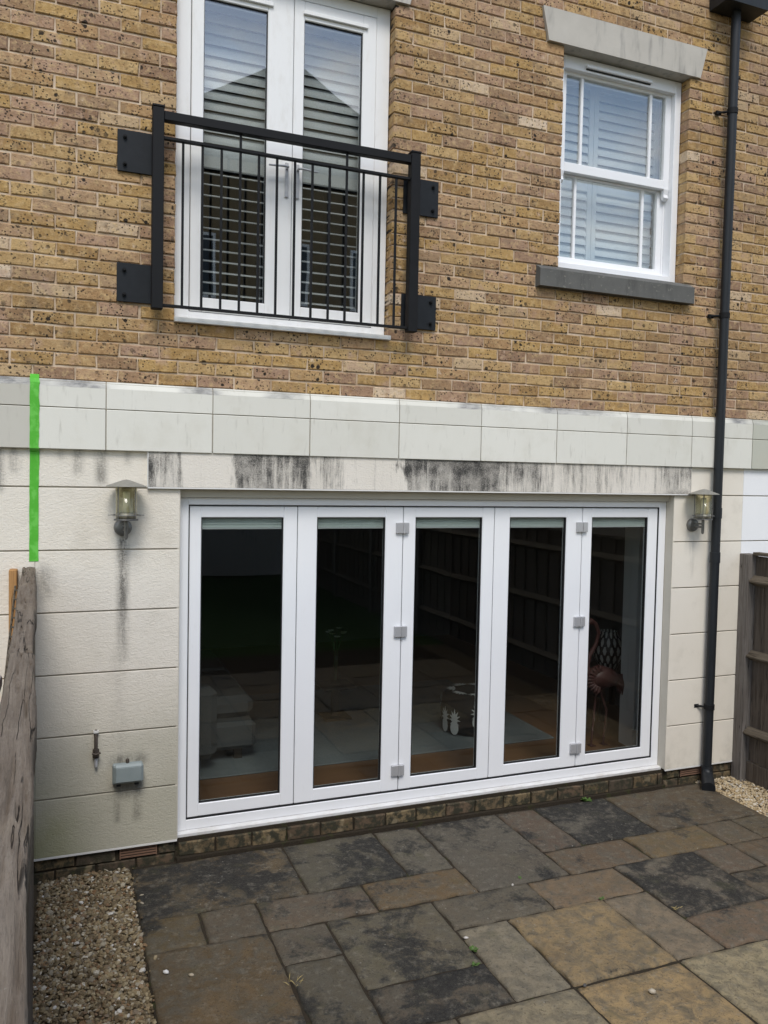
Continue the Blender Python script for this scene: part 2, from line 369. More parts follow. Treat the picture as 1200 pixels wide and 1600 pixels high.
def f_timber(axis, c0, c1, c2, bump=.6):
    def fn(g):
        p = g.objpos(); sc_ = {'x': (.04, 1, 1), 'y': (1, .04, 1), 'z': (1, 1, .04)}[axis]
        r_ = g.m('MULTIPLY', g.ornd(), 13.0)
        cv = g.n('ShaderNodeCombineXYZ'); 
        for i in range(3): g.put(cv.inputs[i], r_)
        q = g.vadd(p, cv.outputs[0]); qs = g.scale(q, sc_)
        a = g.noise(qs, 45, 5, .65, .6); b = g.noise(qs, 160, 4, .7, .3); l_ = g.noise(q, 5, 3)
        c = g.mix(g.step(a, .3, .7), c0, c1); c = g.mix(g.m('MULTIPLY', g.step(b, .5, .72), .7), c, c2)
        c = g.mix(g.m('MULTIPLY', g.step(l_, .45, .7), .4), c, c1)
        crack = g.step(g.m('ABSOLUTE', g.m('SUBTRACT', g.noise(g.scale(q, tuple(.5*s for s in sc_)), 46, 2, .5, .25), .5)), .012, .0)
        c = g.mix(g.m('MULTIPLY', crack, .75), c, (.025, .02, .016))
        v = g.voro(g.scale(q, tuple(max(s, .25) for s in sc_)), 7); kn = g.m('MULTIPLY', g.step(v.outputs['Distance'], .2, .06), g.step(g.sep(v.outputs['Color'])[0], .55, .6))
        c = g.mix(g.m('MULTIPLY', kn, .6), c, (.06, .042, .03))
        h = g.m('SUBTRACT', g.m('ADD', a, g.m('MULTIPLY', b, .6)), g.m('MULTIPLY', crack, 1.4))
        return {'Base Color': c, 'Normal': g.bump(h, bump, .006)}
    return fn
def f_sleeper(g):
    p = g.objpos(); r_ = g.m('MULTIPLY', g.ornd(), 9.0)
    cv = g.n('ShaderNodeCombineXYZ'); g.put(cv.inputs[0], r_); g.put(cv.inputs[1], r_); q = g.vadd(p, cv.outputs[0])
    wv = g.noise(q, 3.5, 3, .5); wx = g.n('ShaderNodeCombineXYZ'); g.put(wx.inputs[0], g.m('MULTIPLY', wv, .018)); q = g.vadd(q, wx.outputs[0])
    a = g.noise(g.scale(q, (1, .03, 1)), 70, 5, .65); b = g.noise(g.scale(q, (1, .05, 1)), 240, 4, .7); l_ = g.noise(q, 6, 4, .6)
    c = g.mix(g.step(a, .32, .68), (.135, .106, .080), (.205, .170, .134)); c = g.mix(g.m('MULTIPLY', g.step(b, .5, .72), .45), c, (.085, .068, .055))
    c = g.mix(g.m('MULTIPLY', g.step(l_, .45, .68), .5), c, (.26, .215, .16)); c = g.mix(g.m('MULTIPLY', g.step(g.noise(q, 3, 3), .52, .66), .45), c, (.095, .076, .06))
    cn = g.noise(g.scale(q, (1, .022, 1)), 34, 2, .5); crack = g.m('MULTIPLY', g.step(g.m('ABSOLUTE', g.m('SUBTRACT', cn, .5)), .016, .0), g.step(l_, .38, .52))
    c = g.mix(g.m('MULTIPLY', crack, .9), c, (.012, .010, .008))
    c = g.mix(g.m('MULTIPLY', g.step(g.noise(g.scale(q, (1, .12, 1)), 420, 3, .7), .5, .7), .4), c, (.07, .056, .044))
    li = g.step(g.noise(q, 45, 4, .7), .66, .74); c = g.mix(g.m('MULTIPLY', li, .35), c, (.36, .35, .30))
    h = g.m('SUBTRACT', g.m('ADD', a, g.m('MULTIPLY', b, .6)), g.m('MULTIPLY', crack, 1.6))
    return {'Base Color': c, 'Normal': g.bump(h, .9, .006)}
M_sleeper = mat('weathered_sleeper', f_sleeper, .92, .2)
M_fence = mat('weathered_fence_board', f_timber('z', (.078, .060, .045), (.140, .114, .090), (.038, .029, .021)), .9, .2)
M_rail = mat('weathered_fence_rail', f_timber('y', (.088, .070, .050), (.150, .124, .092), (.045, .035, .025)), .9, .2)
M_post = mat('grey_fence_post', f_timber('z', (.125, .108, .094), (.21, .19, .172), (.07, .058, .05)), .9, .2)
M_orange = mat('orange_timber', f_timber('z', (.36, .18, .065), (.45, .25, .10), (.22, .10, .04), .3), .75, .3)
M_pale = mat('silvered_boards', f_timber('z', (.38, .36, .33), (.50, .48, .45), (.28, .26, .23)), .9, .2)
M_beadw = mat('white_bead', lambda g: (.72, .71, .68), .5)
def f_slab(g):
    p = g.pos(); oc = g.ocol(); st = g.attr('stain'); warm = g.attr('warm')
    cv = g.n('ShaderNodeCombineXYZ'); g.put(cv.inputs[2], g.m('MULTIPLY', g.ornd(), 40.0)); q = g.vadd(p, cv.outputs[0])
    n1 = g.noise(q, 3.0, 6, .62, .9); n2 = g.noise(q, 13, 6, .68, .5); n3 = g.noise(q, 70, 5, .75); n4 = g.noise(q, 210, 3, .75)
    c = g.mix(g.m('MULTIPLY', g.step(n2, .36, .66), .75), oc, g.mix(n3, (.040, .036, .027), (.175, .158, .122)))
    c = g.mix(g.m('MULTIPLY', g.m('MULTIPLY', g.step(g.noise(q, 2.3, 5, .6, 1.0), .46, .64), warm), .7), c, (.165, .108, .052))
    v = g.m('ADD', g.m('MULTIPLY', n1, .52), g.m('ADD', g.m('MULTIPLY', n2, .26), g.m('MULTIPLY', n3, .22)))
    sh = g.step(g.noise(p, 1.5, 4, .55, .6), .40, .66)              # dirt that runs on from slab to slab
    th = g.m('SUBTRACT', .705, g.m('ADD', g.m('MULTIPLY', st, .24), g.m('MULTIPLY', sh, .10)))
    k = g.step(v, g.m('SUBTRACT', th, .045), g.m('ADD', th, .055))
    c = g.mix(g.m('MULTIPLY', k, .92), c, g.mix(g.step(n3, .35, .65), (.007, .007, .0075), (.036, .035, .032)))
    c = g.mix(g.m('MULTIPLY', g.step(g.noise(q, 24, 6, .75), .50, .72), .5), c, (.235, .213, .168))
    c = g.mix(g.m('MULTIPLY', g.step(n3, .54, .66), .6), c, (.024, .022, .018))
    c = g.mix(g.m('MULTIPLY', g.step(n4, .56, .72), .55), c, (.022, .020, .016))
    c = g.mix(g.m('MULTIPLY', g.step(n4, .43, .30), .4), c, (.22, .205, .165))
    lv = g.voro(q, 30); li = g.m('MULTIPLY', g.step(lv.outputs['Distance'], .16, .09), g.step(g.sep(lv.outputs['Color'])[0], .87, .9))
    c = g.mix(g.m('MULTIPLY', li, .6), c, (.30, .29, .25)); c = g.mix(g.m('MULTIPLY', g.step(g.noise(p, 5.5, 5, .65), .56, .72), .35), c, (.085, .082, .040))
    h = g.m('ADD', g.m('ADD', g.m('MULTIPLY', n2, 1.3), g.m('MULTIPLY', n3, .8)), g.m('MULTIPLY', n4, .3))
    return {'Base Color': c, 'Normal': g.bump(h, .9, .009), 'Roughness': g.m('ADD', .62, g.m('MULTIPLY', n2, .3))}
M_slab = mat('riven_sandstone', f_slab, .8, .3)
def f_bed(g):
    p = g.pos(); n = g.noise(p, 14, 5); n2 = g.noise(p, 120, 3)
    c = g.mix(n2, (.014, .011, .008), (.058, .046, .032)); c = g.mix(g.m('MULTIPLY', g.step(n, .55, .7), .5), c, (.045, .055, .015))
    return {'Base Color': c, 'Normal': g.bump(n2, .8, .006)}
M_bed = mat('gritty_joint_fill', f_bed, .95, .15)
def f_gravel(light):
    def fn(g):
        t = g.attr('tint', 'GEOMETRY'); p = g.pos()
        if light: st = [(0, (.30, .22, .12)), (.25, (.50, .38, .22)), (.5, (.58, .48, .32)), (.7, (.42, .30, .16)), (.85, (.64, .57, .45)), (1, (.72, .68, .60))]
        else: st = [(0, (.05, .036, .02)), (.14, (.17, .122, .066)), (.30, (.30, .232, .13)), (.44, (.10, .072, .04)), (.58, (.38, .31, .19)), (.70, (.20, .105, .046)), (.82, (.21, .185, .14)), (.93, (.48, .42, .31)), (1, (.70, .68, .64))]
        c = g.ramp(t, st); n = g.noise(p, 130, 3)
        return g.mix(g.m('MULTIPLY', n, .4), c, (.10, .08, .05))
    return fn
M_gravel = mat('brown_gravel', f_gravel(False), .8, .3)
M_gravel_l = mat('golden_gravel', f_gravel(True), .8, .3)
M_soil = mat('gravel_soil', lambda g: g.mix(g.noise(g.pos(), 90, 3), (.05, .04, .026), (.12, .095, .065)), .95, .1)
M_leaf = mat('weed_leaf', lambda g: g.mix(g.noise(g.pos(), 80), (.045, .10, .015), (.09, .16, .03)), .6)
M_straw = mat('dry_straw', lambda g: (.34, .27, .12), .8)
def f_lawn(g):
    n = g.noise(g.pos(), 3, 4); n2 = g.noise(g.pos(), 40, 3)
    return g.mix(n2, g.mix(n, (.025, .05, .012), (.045, .08, .02)), (.02, .04, .01))
M_lawn = mat('lawn_grass', f_lawn, .95, .1)
M_tape = mat('green_masking_tape', lambda g: {'Base Color': g.mix(g.step(g.noise(g.pos(), 22, 4), .45, .62), (.085, .42, .035), (.14, .52, .075))}, .6, .3)
M_brass = mat('tarnished_nickel', lambda g: {'Base Color': g.mix(g.noise(g.pos(), 40, 4), (.13, .127, .118), (.26, .255, .24))}, .5, .5, .6)
M_lroof = mat('lantern_roof_metal', lambda g: {'Base Color': g.mix(g.noise(g.pos(), 50, 4), (.22, .21, .18), (.33, .32, .28))}, .6, .4, .3)
M_bulb = mat('frosted_lamp', lambda g: (.85, .83, .72), .4)
M_boxgrey = mat('grey_plastic_box', lambda g: g.mix(g.noise(g.pos(), 12, 4), (.20, .24, .24), (.29, .33, .33)), .5)
M_brown = mat('corroded_tap', lambda g: {'Base Color': g.mix(g.noise(g.pos(), 90, 4), (.045, .035, .028), (.14, .115, .095))}, .6, .4, .5)
M_terra = mat('terracotta', lambda g: g.mix(g.noise(g.pos(), 40, 4), (.13, .07, .045), (.24, .14, .09)), .85)
# interior
M_floor = mat('oak_floor', lambda g: g.mix(g.noise(g.scale(g.pos(), (.1, 1.5, 1)), 14, 4, .6), (.17, .085, .04), (.28, .145, .072)), .35)
M_inwall = mat('grey_room_paint', lambda g: g.mix(g.noise(g.pos(), 1), (.13, .13, .13), (.16, .157, .153)), .8)
M_inwhite = mat('white_room_paint', lambda g: g.mix(g.noise(g.pos(), 1), (.62, .64, .64), (.68, .69, .69)), .6)
M_rug = mat('grey_rug', lambda g: g.mix(g.noise(g.pos(), 60, 4), (.16, .18, .185), (.25, .27, .275)), .95, .1)
M_sofa = mat('grey_sofa_fabric', lambda g: g.mix(g.noise(g.pos(), 120, 3), (.10, .106, .106), (.15, .156, .156)), .95, .1)
M_black = mat('black_fabric', lambda g: g.mix(g.noise(g.pos(), 90, 3), (.012, .012, .014), (.022, .022, .025)), .9, .2)
M_print = mat('white_print', lambda g: (.80, .81, .79), .9)
M_pink = mat('pink_enamel', lambda g: g.mix(g.noise(g.pos(), 25, 3), (.075, .026, .024), (.12, .05, .045)), .45)
M_darkwood = mat('dark_table', lambda g: g.mix(g.noise(g.scale(g.pos(), (1, 8, 8)), 12), (.03, .022, .016), (.06, .045, .032)), .5)
def f_vase(g):
    p = g.objpos(); x, y, z = g.sep(p); a = g.m('ARCTAN2', y, x)
    row = g.m('FLOOR', g.m('MULTIPLY', z, 13.0))
    u = g.m('FRACT', g.m('ADD', g.m('MULTIPLY', a, 14/6.2832), g.m('MULTIPLY', row, .5)))
    w_ = g.m('FRACT', g.m('MULTIPLY', z, 13.0))
    d = g.m('ADD', g.m('ABSOLUTE', g.m('SUBTRACT', u, .5)), g.m('MULTIPLY', g.m('ABSOLUTE', g.m('SUBTRACT', w_, .5)), .35))
    return g.mix(g.step(d, .30, .27), (.015, .015, .016), (.66, .66, .63))
M_vase = mat('black_white_glaze', f_vase, .35)
M_petal = mat('white_petal', lambda g: (.72, .74, .64), .7)
M_stem = mat('green_stem', lambda g: (.06, .12, .03), .7)
# neighbour house
M_nbrick = mat('far_brick', lambda g: g.mix(g.noise(g.pos(), 8, 4), (.20, .15, .09), (.30, .23, .14)), .9, .2)
M_nroof = mat('roof_tiles', lambda g: g.mix(g.noise(g.scale(g.pos(), (1, 1, 3)), 6, 4), (.05, .047, .047), (.085, .08, .078)), .85, .2)
M_nglass = mat('far_window_glass', lambda g: (.02, .025, .03), .08)

# ------------------------------------------------------------------ ground
bx('ground', -60, 60, -70, 40, -.6, -.055, M_soil)['kind'] = 'structure'
struct(MB().box(-14, 14, -13.5, -3.6, -.05, -.03).build('lawn', M_lawn))

# ------------------------------------------------------------------ terraced house
COURSE, PITCH, Z0 = .0755, .2235, 2.825
house = thing('terraced_house', 'yellow stock brick terraced house with pale stone band over cream rendered ground floor', 'house')
FD = (.605, 1.955, Z0+5*COURSE, Z0+33*COURSE)          # french door opening
WN = (3.215, 4.312, Z0+12*COURSE, Z0+33*COURSE)         # sash window opening
BF = (.642, 4.285, .0, 2.235)                           # bifold opening
WX0, WX1, WZ1 = -1.6, 7.2, Z0+50*COURSE
# stone lintels and sill occupy brickwork: trapezoids handled by cutting bricks at their outline
def holes(zc):
    h = []
    if FD[2] <= zc <= FD[3]: h.append((FD[0], FD[1]))
    if WN[2] <= zc <= WN[3]: h.append((WN[0], WN[1]))
    zl0, zl1 = Z0+33*COURSE, Z0+36*COURSE-.004
    if zl0 <= zc <= zl1:
        t = (zc-zl0)/(zl1-zl0)
        h.append((3.076-.052*t+.004, 4.388+.055*t-.004)); h.append((.525-.052*t+.004, 2.045+.055*t-.004))
    if Z0+11*COURSE < zc < Z0+12*COURSE: h.append((3.03, 4.38))
    return h
def wall_sheet(mb, x0, x1, z0, z1, y0, y1, ops):
    xs = sorted({x0, x1, *[v for o in ops for v in o[:2]]}); zs = sorted({z0, z1, *[v for o in ops for v in o[2:4]]})
    def solid(i, j):
        if i < 0 or j < 0 or i >= len(xs)-1 or j >= len(zs)-1: return False
        cx, cz = (xs[i]+xs[i+1])/2, (zs[j]+zs[j+1])/2
        return not any(o[0] < cx < o[1] and o[2] < cz < o[3] for o in ops)
    for i in range(len(xs)-1):
        for j in range(len(zs)-1):
            if not solid(i, j): continue
            a, b, c, d = xs[i], xs[i+1], zs[j], zs[j+1]
            mb.add([(a, y0, c), (b, y0, c), (b, y0, d), (a, y0, d)], [(0, 1, 2, 3)])
            mb.add([(a, y1, c), (b, y1, c), (b, y1, d), (a, y1, d)], [(3, 2, 1, 0)])
            for di, dj, p, q in ((-1, 0, (a, c), (a, d)), (1, 0, (b, c), (b, d)), (0, -1, (a, c), (b, c)), (0, 1, (a, d), (b, d))):
                if not solid(i+di, j+dj): mb.add([(p[0], y0, p[1]), (q[0], y0, q[1]), (q[0], y1, q[1]), (p[0], y1, p[1])], [(0, 1, 2, 3)])
    return mb
gap = .006
wm = wall_sheet(MB(), WX0, WX1, Z0-.05, WZ1, .0075, .098, [(FD[0]-gap, FD[1]+gap, FD[2]-.002, FD[3]+.002), (WN[0]-gap, WN[1]+gap, WN[2]-.002, WN[3]+.002)])
brick_wall = link('brick_wall', wm.mesh('brick_wall'), M_mortar, house)
def brick_mesh(mb, x0, x1, z0, z1, yf=0.0, depth=.096, seed=None, j=.0034):
    r = random.Random(seed)
    J = lambda: r.uniform(-j, j)
    c = .0035+r.uniform(0, .0025); d0 = r.uniform(-.003, .002)
    mid = [(x0+J(), z0+J()), (x1+J(), z0+J()), (x1+J(), z1+J()), (x0+J(), z1+J())]
    fr = [(mid[0][0]+c, mid[0][1]+c), (mid[1][0]-c, mid[1][1]+c), (mid[2][0]-c, mid[2][1]-c), (mid[3][0]+c, mid[3][1]-c)]
    v = [(x, yf+d0+r.uniform(-.001, .001), z) for x, z in fr]+[(x, yf+d0+c, z) for x, z in mid]+[(x, yf+depth, z) for x, z in mid]
    f = [(0, 1, 2, 3)]+[(i, 4+i, 4+(i+1) % 4, (i+1) % 4) for i in range(4)]+[(4+i, 8+i, 8+(i+1) % 4, 4+(i+1) % 4) for i in range(4)]
    return mb.add(v, f)
bricks = []
rb = random.Random(3)
for i in range(50):
    zb, zt = Z0+i*COURSE+.005, Z0+(i+1)*COURSE-.005
    zc = (zb+zt)/2; off = .07+(PITCH/2 if i % 2 else 0)+rb.uniform(-.006, .006)
    spans = [(WX0, WX1)]
    for a, b in holes(zc):
        ns = []
        for s0, s1 in spans:
            if b <= s0 or a >= s1: ns.append((s0, s1)); continue
            if a > s0: ns.append((s0, a))
            if b < s1: ns.append((b, s1))
        spans = ns
    for s0, s1 in spans:
        js = [off+PITCH*k+rb.uniform(-.004, .004) for k in range(-10, 40)]
        cuts = [s0]+[q for q in js if s0+.045 < q < s1-.045]+[s1]
        for a, b in zip(cuts, cuts[1:]):
            xa = a+(.0045 if a != s0 else 0); xb = b-(.0045 if b != s1 else 0)
            u = rb.random()
            bricks.append((xa, xb, zb, zt, u))
def in_view(x, z):
    q = Vector((x, 0, z))-CAM; dz = q.dot(fw); u = q.dot(rt)/dz*1269.57; v = q.dot(dn)/dz*1269.57
    return abs(u) < 615 and abs(v) < 815
vis = [k for k, b in enumerate(bricks) if in_view((b[0]+b[1])/2, (b[2]+b[3])/2)]
def size_in_view(k):
    b = bricks[k]; d = (Vector(((b[0]+b[1])/2, 0, (b[2]+b[3])/2))-CAM).length
    return (b[1]-b[0])/d/d
vis.sort(key=size_in_view, reverse=True); single = set(vis[:298])
protos = []
for s in range(14):
    mb = MB(); brick_mesh(mb, -(PITCH-.009)/2, (PITCH-.009)/2, -(COURSE-.01)/2, (COURSE-.01)/2, seed=s); protos.append(mb.mesh('brick_shape'))
stuff = MB()
for k, (a, b, c, d, u) in enumerate(bricks):
    if k in single:
        if abs((b-a)-(PITCH-.009)) < .0095:
            o = link('brick', protos[k % 14], M_brick, brick_wall); o.location = ((a+b)/2, 0, (c+d)/2); o.scale.x = (b-a)/(PITCH-.009)
        else:
            mb = MB(); brick_mesh(mb, -(b-a)/2, (b-a)/2, -(d-c)/2, (d-c)/2, seed=k); o = link('brick', mb.mesh('brick'), M_brick, brick_wall); o.location = ((a+b)/2, 0, (c+d)/2)
        o['tint'] = u
    else:
        stuff.cur = u; brick_mesh(stuff, a, b, c, d, seed=k)
stuff.build('brickwork', M_brick, brick_wall, attr='tint', kind='stuff', tint=0.0)

# inner leaf of the facade, closing the rooms
wall_sheet(MB(), WX0, WX1, -.05, WZ1, .1005, .30, [(FD[0]+.02, FD[1]-.02, FD[2]+.02, FD[3]-.02), (WN[0]+.02, WN[1]-.02, WN[2]+.02, WN[3]-.02), (BF[0]+.02, BF[1]-.02, .12, BF[3]-.03)]).build('inner_wall', M_inwall, house)

# rendered ground-floor wall: courses of render between drawn joints
core = wall_sheet(MB(), WX0, WX1, .128, 2.46, -.012, .0995, [(BF[0]+.0, BF[1]-.0, .128, BF[3])])
core.box(.46, 4.42, -.0119, .0, 2.237, 2.45)
rendered = core.build('rendered_wall', M_plaster_core, house)
GZ = [.126, .462, .814, 1.168, 1.522, 1.873, 2.228, 2.47]
def panel(x0, x1, z0, z1, m, lab=None):
    o = MB().box(x0, x1, -.02, -.011, z0, z1, .0025).build('render_panel', m, rendered)
    if lab: o['label'] = lab
for a, b in zip(GZ, GZ[1:]):
    g0, g1 = a+.004, b-.004
    panel(-1.6, -.1405, g0, g1, M_render)
    panel(-.1395, .46 if a > 2.2 else BF[0]+.001, g0, g1, M_render)
    panel(4.4235 if a > 2.2 else BF[1]-.001, 4.955, g0, g1, M_render_r)
    panel(4.956, 7.2, g0, g1, M_render_w if a > 1.5 else M_render_r, 'bright white painted render of the next house')
# reveal returns either side of the bifold
bx('reveal', BF[0]-.012, BF[0]+.004, -.0185, .10, .13, 2.2255, M_cream, rendered)
bx('reveal', BF[1]-.004, BF[1]+.012, -.0185, .10, .13, 2.2255, M_cream, rendered)
bx('render_stop_bead', -1.6, .643, -.0225, -.0115, .119, .1295, M_beadw, rendered)
bx('render_stop_bead', 4.284, 7.2, -.0225, -.0115, .131-.012, .1295, M_beadw, rendered)
lint = MB().box(.461, 4.423, -.04, -.0125, 2.236, 2.452, .002).build('stained_lintel', M_lintel, house)
lint['label'] = 'cream render lintel over the bifold door streaked with black run marks'
bx('lintel_bead', .458, 4.426, -.0425, -.006, 2.2275, 2.2355, M_beadw, lint); bx('lintel_bead', .4565, .4605, -.0425, -.021, 2.236, 2.44, M_beadw, lint)
bx('head_trim', BF[0]+.004, BF[1]-.004, .03, .10, 2.177, 2.2275, M_cream, house)

# stone band
band = wall_sheet(MB(), WX0, WX1, 2.442, 2.815, -.04, .004, []).build('stone_band', M_plaster_core, house)
J = [.228+.5965*k for k in range(-3, 12)]
rj = random.Random(11)
for k, (a, b) in enumerate(zip(J, J[1:])):
    for up in (0, 1):
        parts = [(a, b)]
        if a < -.14 < b: parts = [(a, -.14), (-.14, b)]
        for a1, b1 in parts:
            a2, b2 = a1+.0028, b1-.0028
            if up: mb = MB().prism([(-.0085, 2.6735), (-.05, 2.6735), (-.05, 2.786), (-.036, 2.824), (-.0085, 2.824)], 'x', a2, b2)
            else: mb = MB().box(a2, b2, -.052, -.0085, 2.4395, 2.6675, .003)
            o = mb.build('stone_block', M_band, band); s = rj.uniform(-.045, .03)
            o.color = (.72+s, .708+s, .64+s, 1)
            if a1 > 4.9: o.color = (.47, .475, .40, 1)
            if b1 < -.1: o.color = (.53+s, .51+s, .45+s, 1)

# plinth courses
pl = MB().box(-1.6, 7.2, .012, .0995, -.05, .118).build('plinth', M_bed, house)
rp = random.Random(5); x = -1.6
def plinth_brick(x0, x1, z0, z1, yf):
    mb = MB(); brick_mesh(mb, x0, x1, z0, z1, yf, .05 if yf < .02 else .04, seed=int(x0*1000), j=.003)
    mb.build('brick', M_oldbrick, pl)['tint'] = rp.random()
AIR = [(.318, .53), (4.45, 4.655)]
for row in range(2):
    z0, z1 = (-.03, .036) if row == 0 else (.046, .113)
    x = -1.6+(.11 if row else 0)
    while x < 6.9:
        xn = x+.2235
        for a, b in ((x, xn),):
            if a < BF[1] and b > BF[0]:
                a, b = (a, min(b, BF[0]-.005)) if a < BF[0]-.05 else ((max(a, BF[1]+.005), b) if b > BF[1]+.05 else (0, 0))
            if row:
                for q0, q1 in AIR:
                    if a < q1 and b > q0: a, b = (a, q0-.004) if a < q0-.03 else ((q1+.004, b) if b > q1+.03 else (0, 0))
            if b-a > .02: plinth_brick(a+.005, b-.005, z0, z1, .0)
        x = xn
x = BF[0]+.012
while x < BF[1]-.03:                                  # course under the door sill
    xn = min(x+.2235, BF[1]-.006); plinth_brick(x+.005, xn-.005, .012, .094, -.004); x = xn
bx('mortar_fillet', BF[0], BF[1], -.03, .02, -.05, .013, M_bed, pl)
for q0, q1 in AIR:
    ab = bx('air_brick', q0, q1, .006, .03, .048, .112, M_gasket, house)
    for k in range(4):
        z = .053+k*.0155; bx('louvre', q0+.004, q1-.004, -.003, .0075, z, z+.008, M_terra, ab)
    bx('rim', q0, q0+.006, -.0035, .006, .048, .112, M_terra, ab); bx('rim', q1-.006, q1, -.0035, .006, .048, .112, M_terra, ab)

# stone lintels and sill upstairs
def lintel(xb0, xb1, lab):
    z0, z1 = Z0+33*COURSE+.001, Z0+36*COURSE-.006
    mb = MB(); v = []
    for y in (-.022, .12):
        v += [(xb0, y, z0), (xb1, y, z0), (xb1+.055, y, z1), (xb0-.052, y, z1)]
    mb.add(v, [(0, 1, 2, 3), (7, 6, 5, 4), (0, 4, 5, 1), (1, 5, 6, 2), (2, 6, 7, 3), (3, 7, 4, 0)])
    o = mb.build('stone_lintel', M_cast, house); o['label'] = lab; return o
lintel(3.076, 4.388, 'pale grey splayed stone lintel over the sash window')
lintel(.525, 2.045, 'splayed stone lintel over the french door, cut by the top of the photo')
ws = MB().prism([(-.055, 3.655), (.11, 3.655), (.11, 3.838), (.02, 3.815), (-.055, 3.772)], 'x', 3.036, 4.372).build('stone_sill', M_sill, house)
ws['label'] = 'dark weathered stone sill under the sash window'

# ---- frames
def ring(mb, x0, x1, z0, z1, wl, wr, wb, wt, y0, y1, b=.003):
    mb.box(x0, x0+wl, y0, y1, z0, z1, b); mb.box(x1-wr, x1, y0, y1, z0, z1, b)
    mb.box(x0+wl-.001, x1-wr+.001, y0+.0008, y1, z0+.0005, z0+wb, b); mb.box(x0+wl-.001, x1-wr+.001, y0+.0008, y1, z1-wt, z1-.0005, b)
    return mb
# bifold door
fm = MB(); ring(fm, BF[0]+.006, BF[1]-.006, .142, 2.176, .058, .063, .062, .045, .06, .13)
bif = fm.build('bifold_door', M_upvc, house); bif['label'] = 'white five-leaf bifold door onto the patio'
sl = MB().prism([(.024, .106), (.13, .106), (.13, .1415), (.05, .1415), (.024, .134)], 'x', BF[0]+.002, BF[1]-.002).build('door_sill', M_sillw, bif)
bx('gasket', .70, 4.215, .088, .125, .2045, 2.1305, M_gasket, bif) if False else None
LV = [.7120, 1.385, 2.111, 2.801, 3.53, 4.2095]; GL = [(.783, 1.294), (1.514, 1.984), (2.201, 2.706), (2.924, 3.393), (3.615, 4.121)]
for k in range(5):
    x0, x1 = LV[k]+(.0022 if k else 0), LV[k+1]-(.0022 if k < 4 else 0); gx0, gx1 = GL[k]
    dz = .0 if k else .0
    lf = ring(MB(), x0, x1, .2135, 2.1235, gx0-x0, x1-gx1, .079, .070, .07, .125, .004).build('door_leaf', M_upvc, bif)
    gk = MB()
    for a in ((gx0-.002, gx0+.006, .295, 2.05), (gx1-.006, gx1+.002, .295, 2.05)): gk.box(a[0], a[1], .078, .1, a[2], a[3])
    gk.box(gx0+.006, gx1-.006, .078, .1, .2905, .298); gk.box(gx0+.006, gx1-.006, .078, .1, 2.0475, 2.0555)
    gk.build('glazing_gasket', M_gasket, bif)
    bx('pane', gx0-.004, gx1+.004, .086, .092, .286, 2.058, M_glass_dk, bif)
    bl = thing('pleated_blind', ['pale green raised blind behind the leftmost bifold pane', 'pale green raised blind behind the second bifold pane from the left', 'pale green raised blind behind the middle bifold pane', 'pale green raised blind behind the fourth bifold pane from the left', 'pale green raised blind behind the rightmost bifold pane'][k], 'blind', ((gx0+gx1)/2, .11, 2.05), 'raised blinds in the bifold door')
    hw = (gx1-gx0)/2+.004
    bx('headrail', -hw, hw, -.01, .014, -.012, .012, M_blind, bl, .002)
    for q in range(5): bx('pleat', -hw, hw, -.008+(q % 2)*.004, .012-(q % 2)*.004, -.0225-q*.0095, -.0140-q*.0095, M_blind, bl, .002)
    bx('bottom_rail', -hw, hw, -.0105, .014, -.0715, -.0615, M_slat, bl, .002)
dark = MB()
for x in LV[1:5]: dark.box(x-.0021, x+.0021, .079, .12, .2135, 2.1235)
dark.box(.7065, 4.2155, .0655, .128, .2043, .2133); dark.box(.7065, 4.2155, .0655, .128, 2.1237, 2.1308)
dark.box(.7062, .7119, .0655, .128, .2045, 2.1305); dark.box(4.2097, 4.2158, .0655, .128, .2045, 2.1305)
dark.build('leaf_seal', M_gasket, bif)
for x in (2.111, 3.53):
    for z in (1.984, 1.292, .352):
        h = MB().box(x-.055, x-.003, .050, .071, z-.036, z+.036, .003).build('hinge', M_steel, bif)
        MB().box(x-.001, x+.034, .047, .071, z-.036, z+.036, .003).build('hinge_leaf', M_steel, bif)
        MB().tube([(x-.002, .046, z-.0355), (x-.002, .046, z+.0355)], .0062, 12).build('hinge_pin', M_steel, bif)

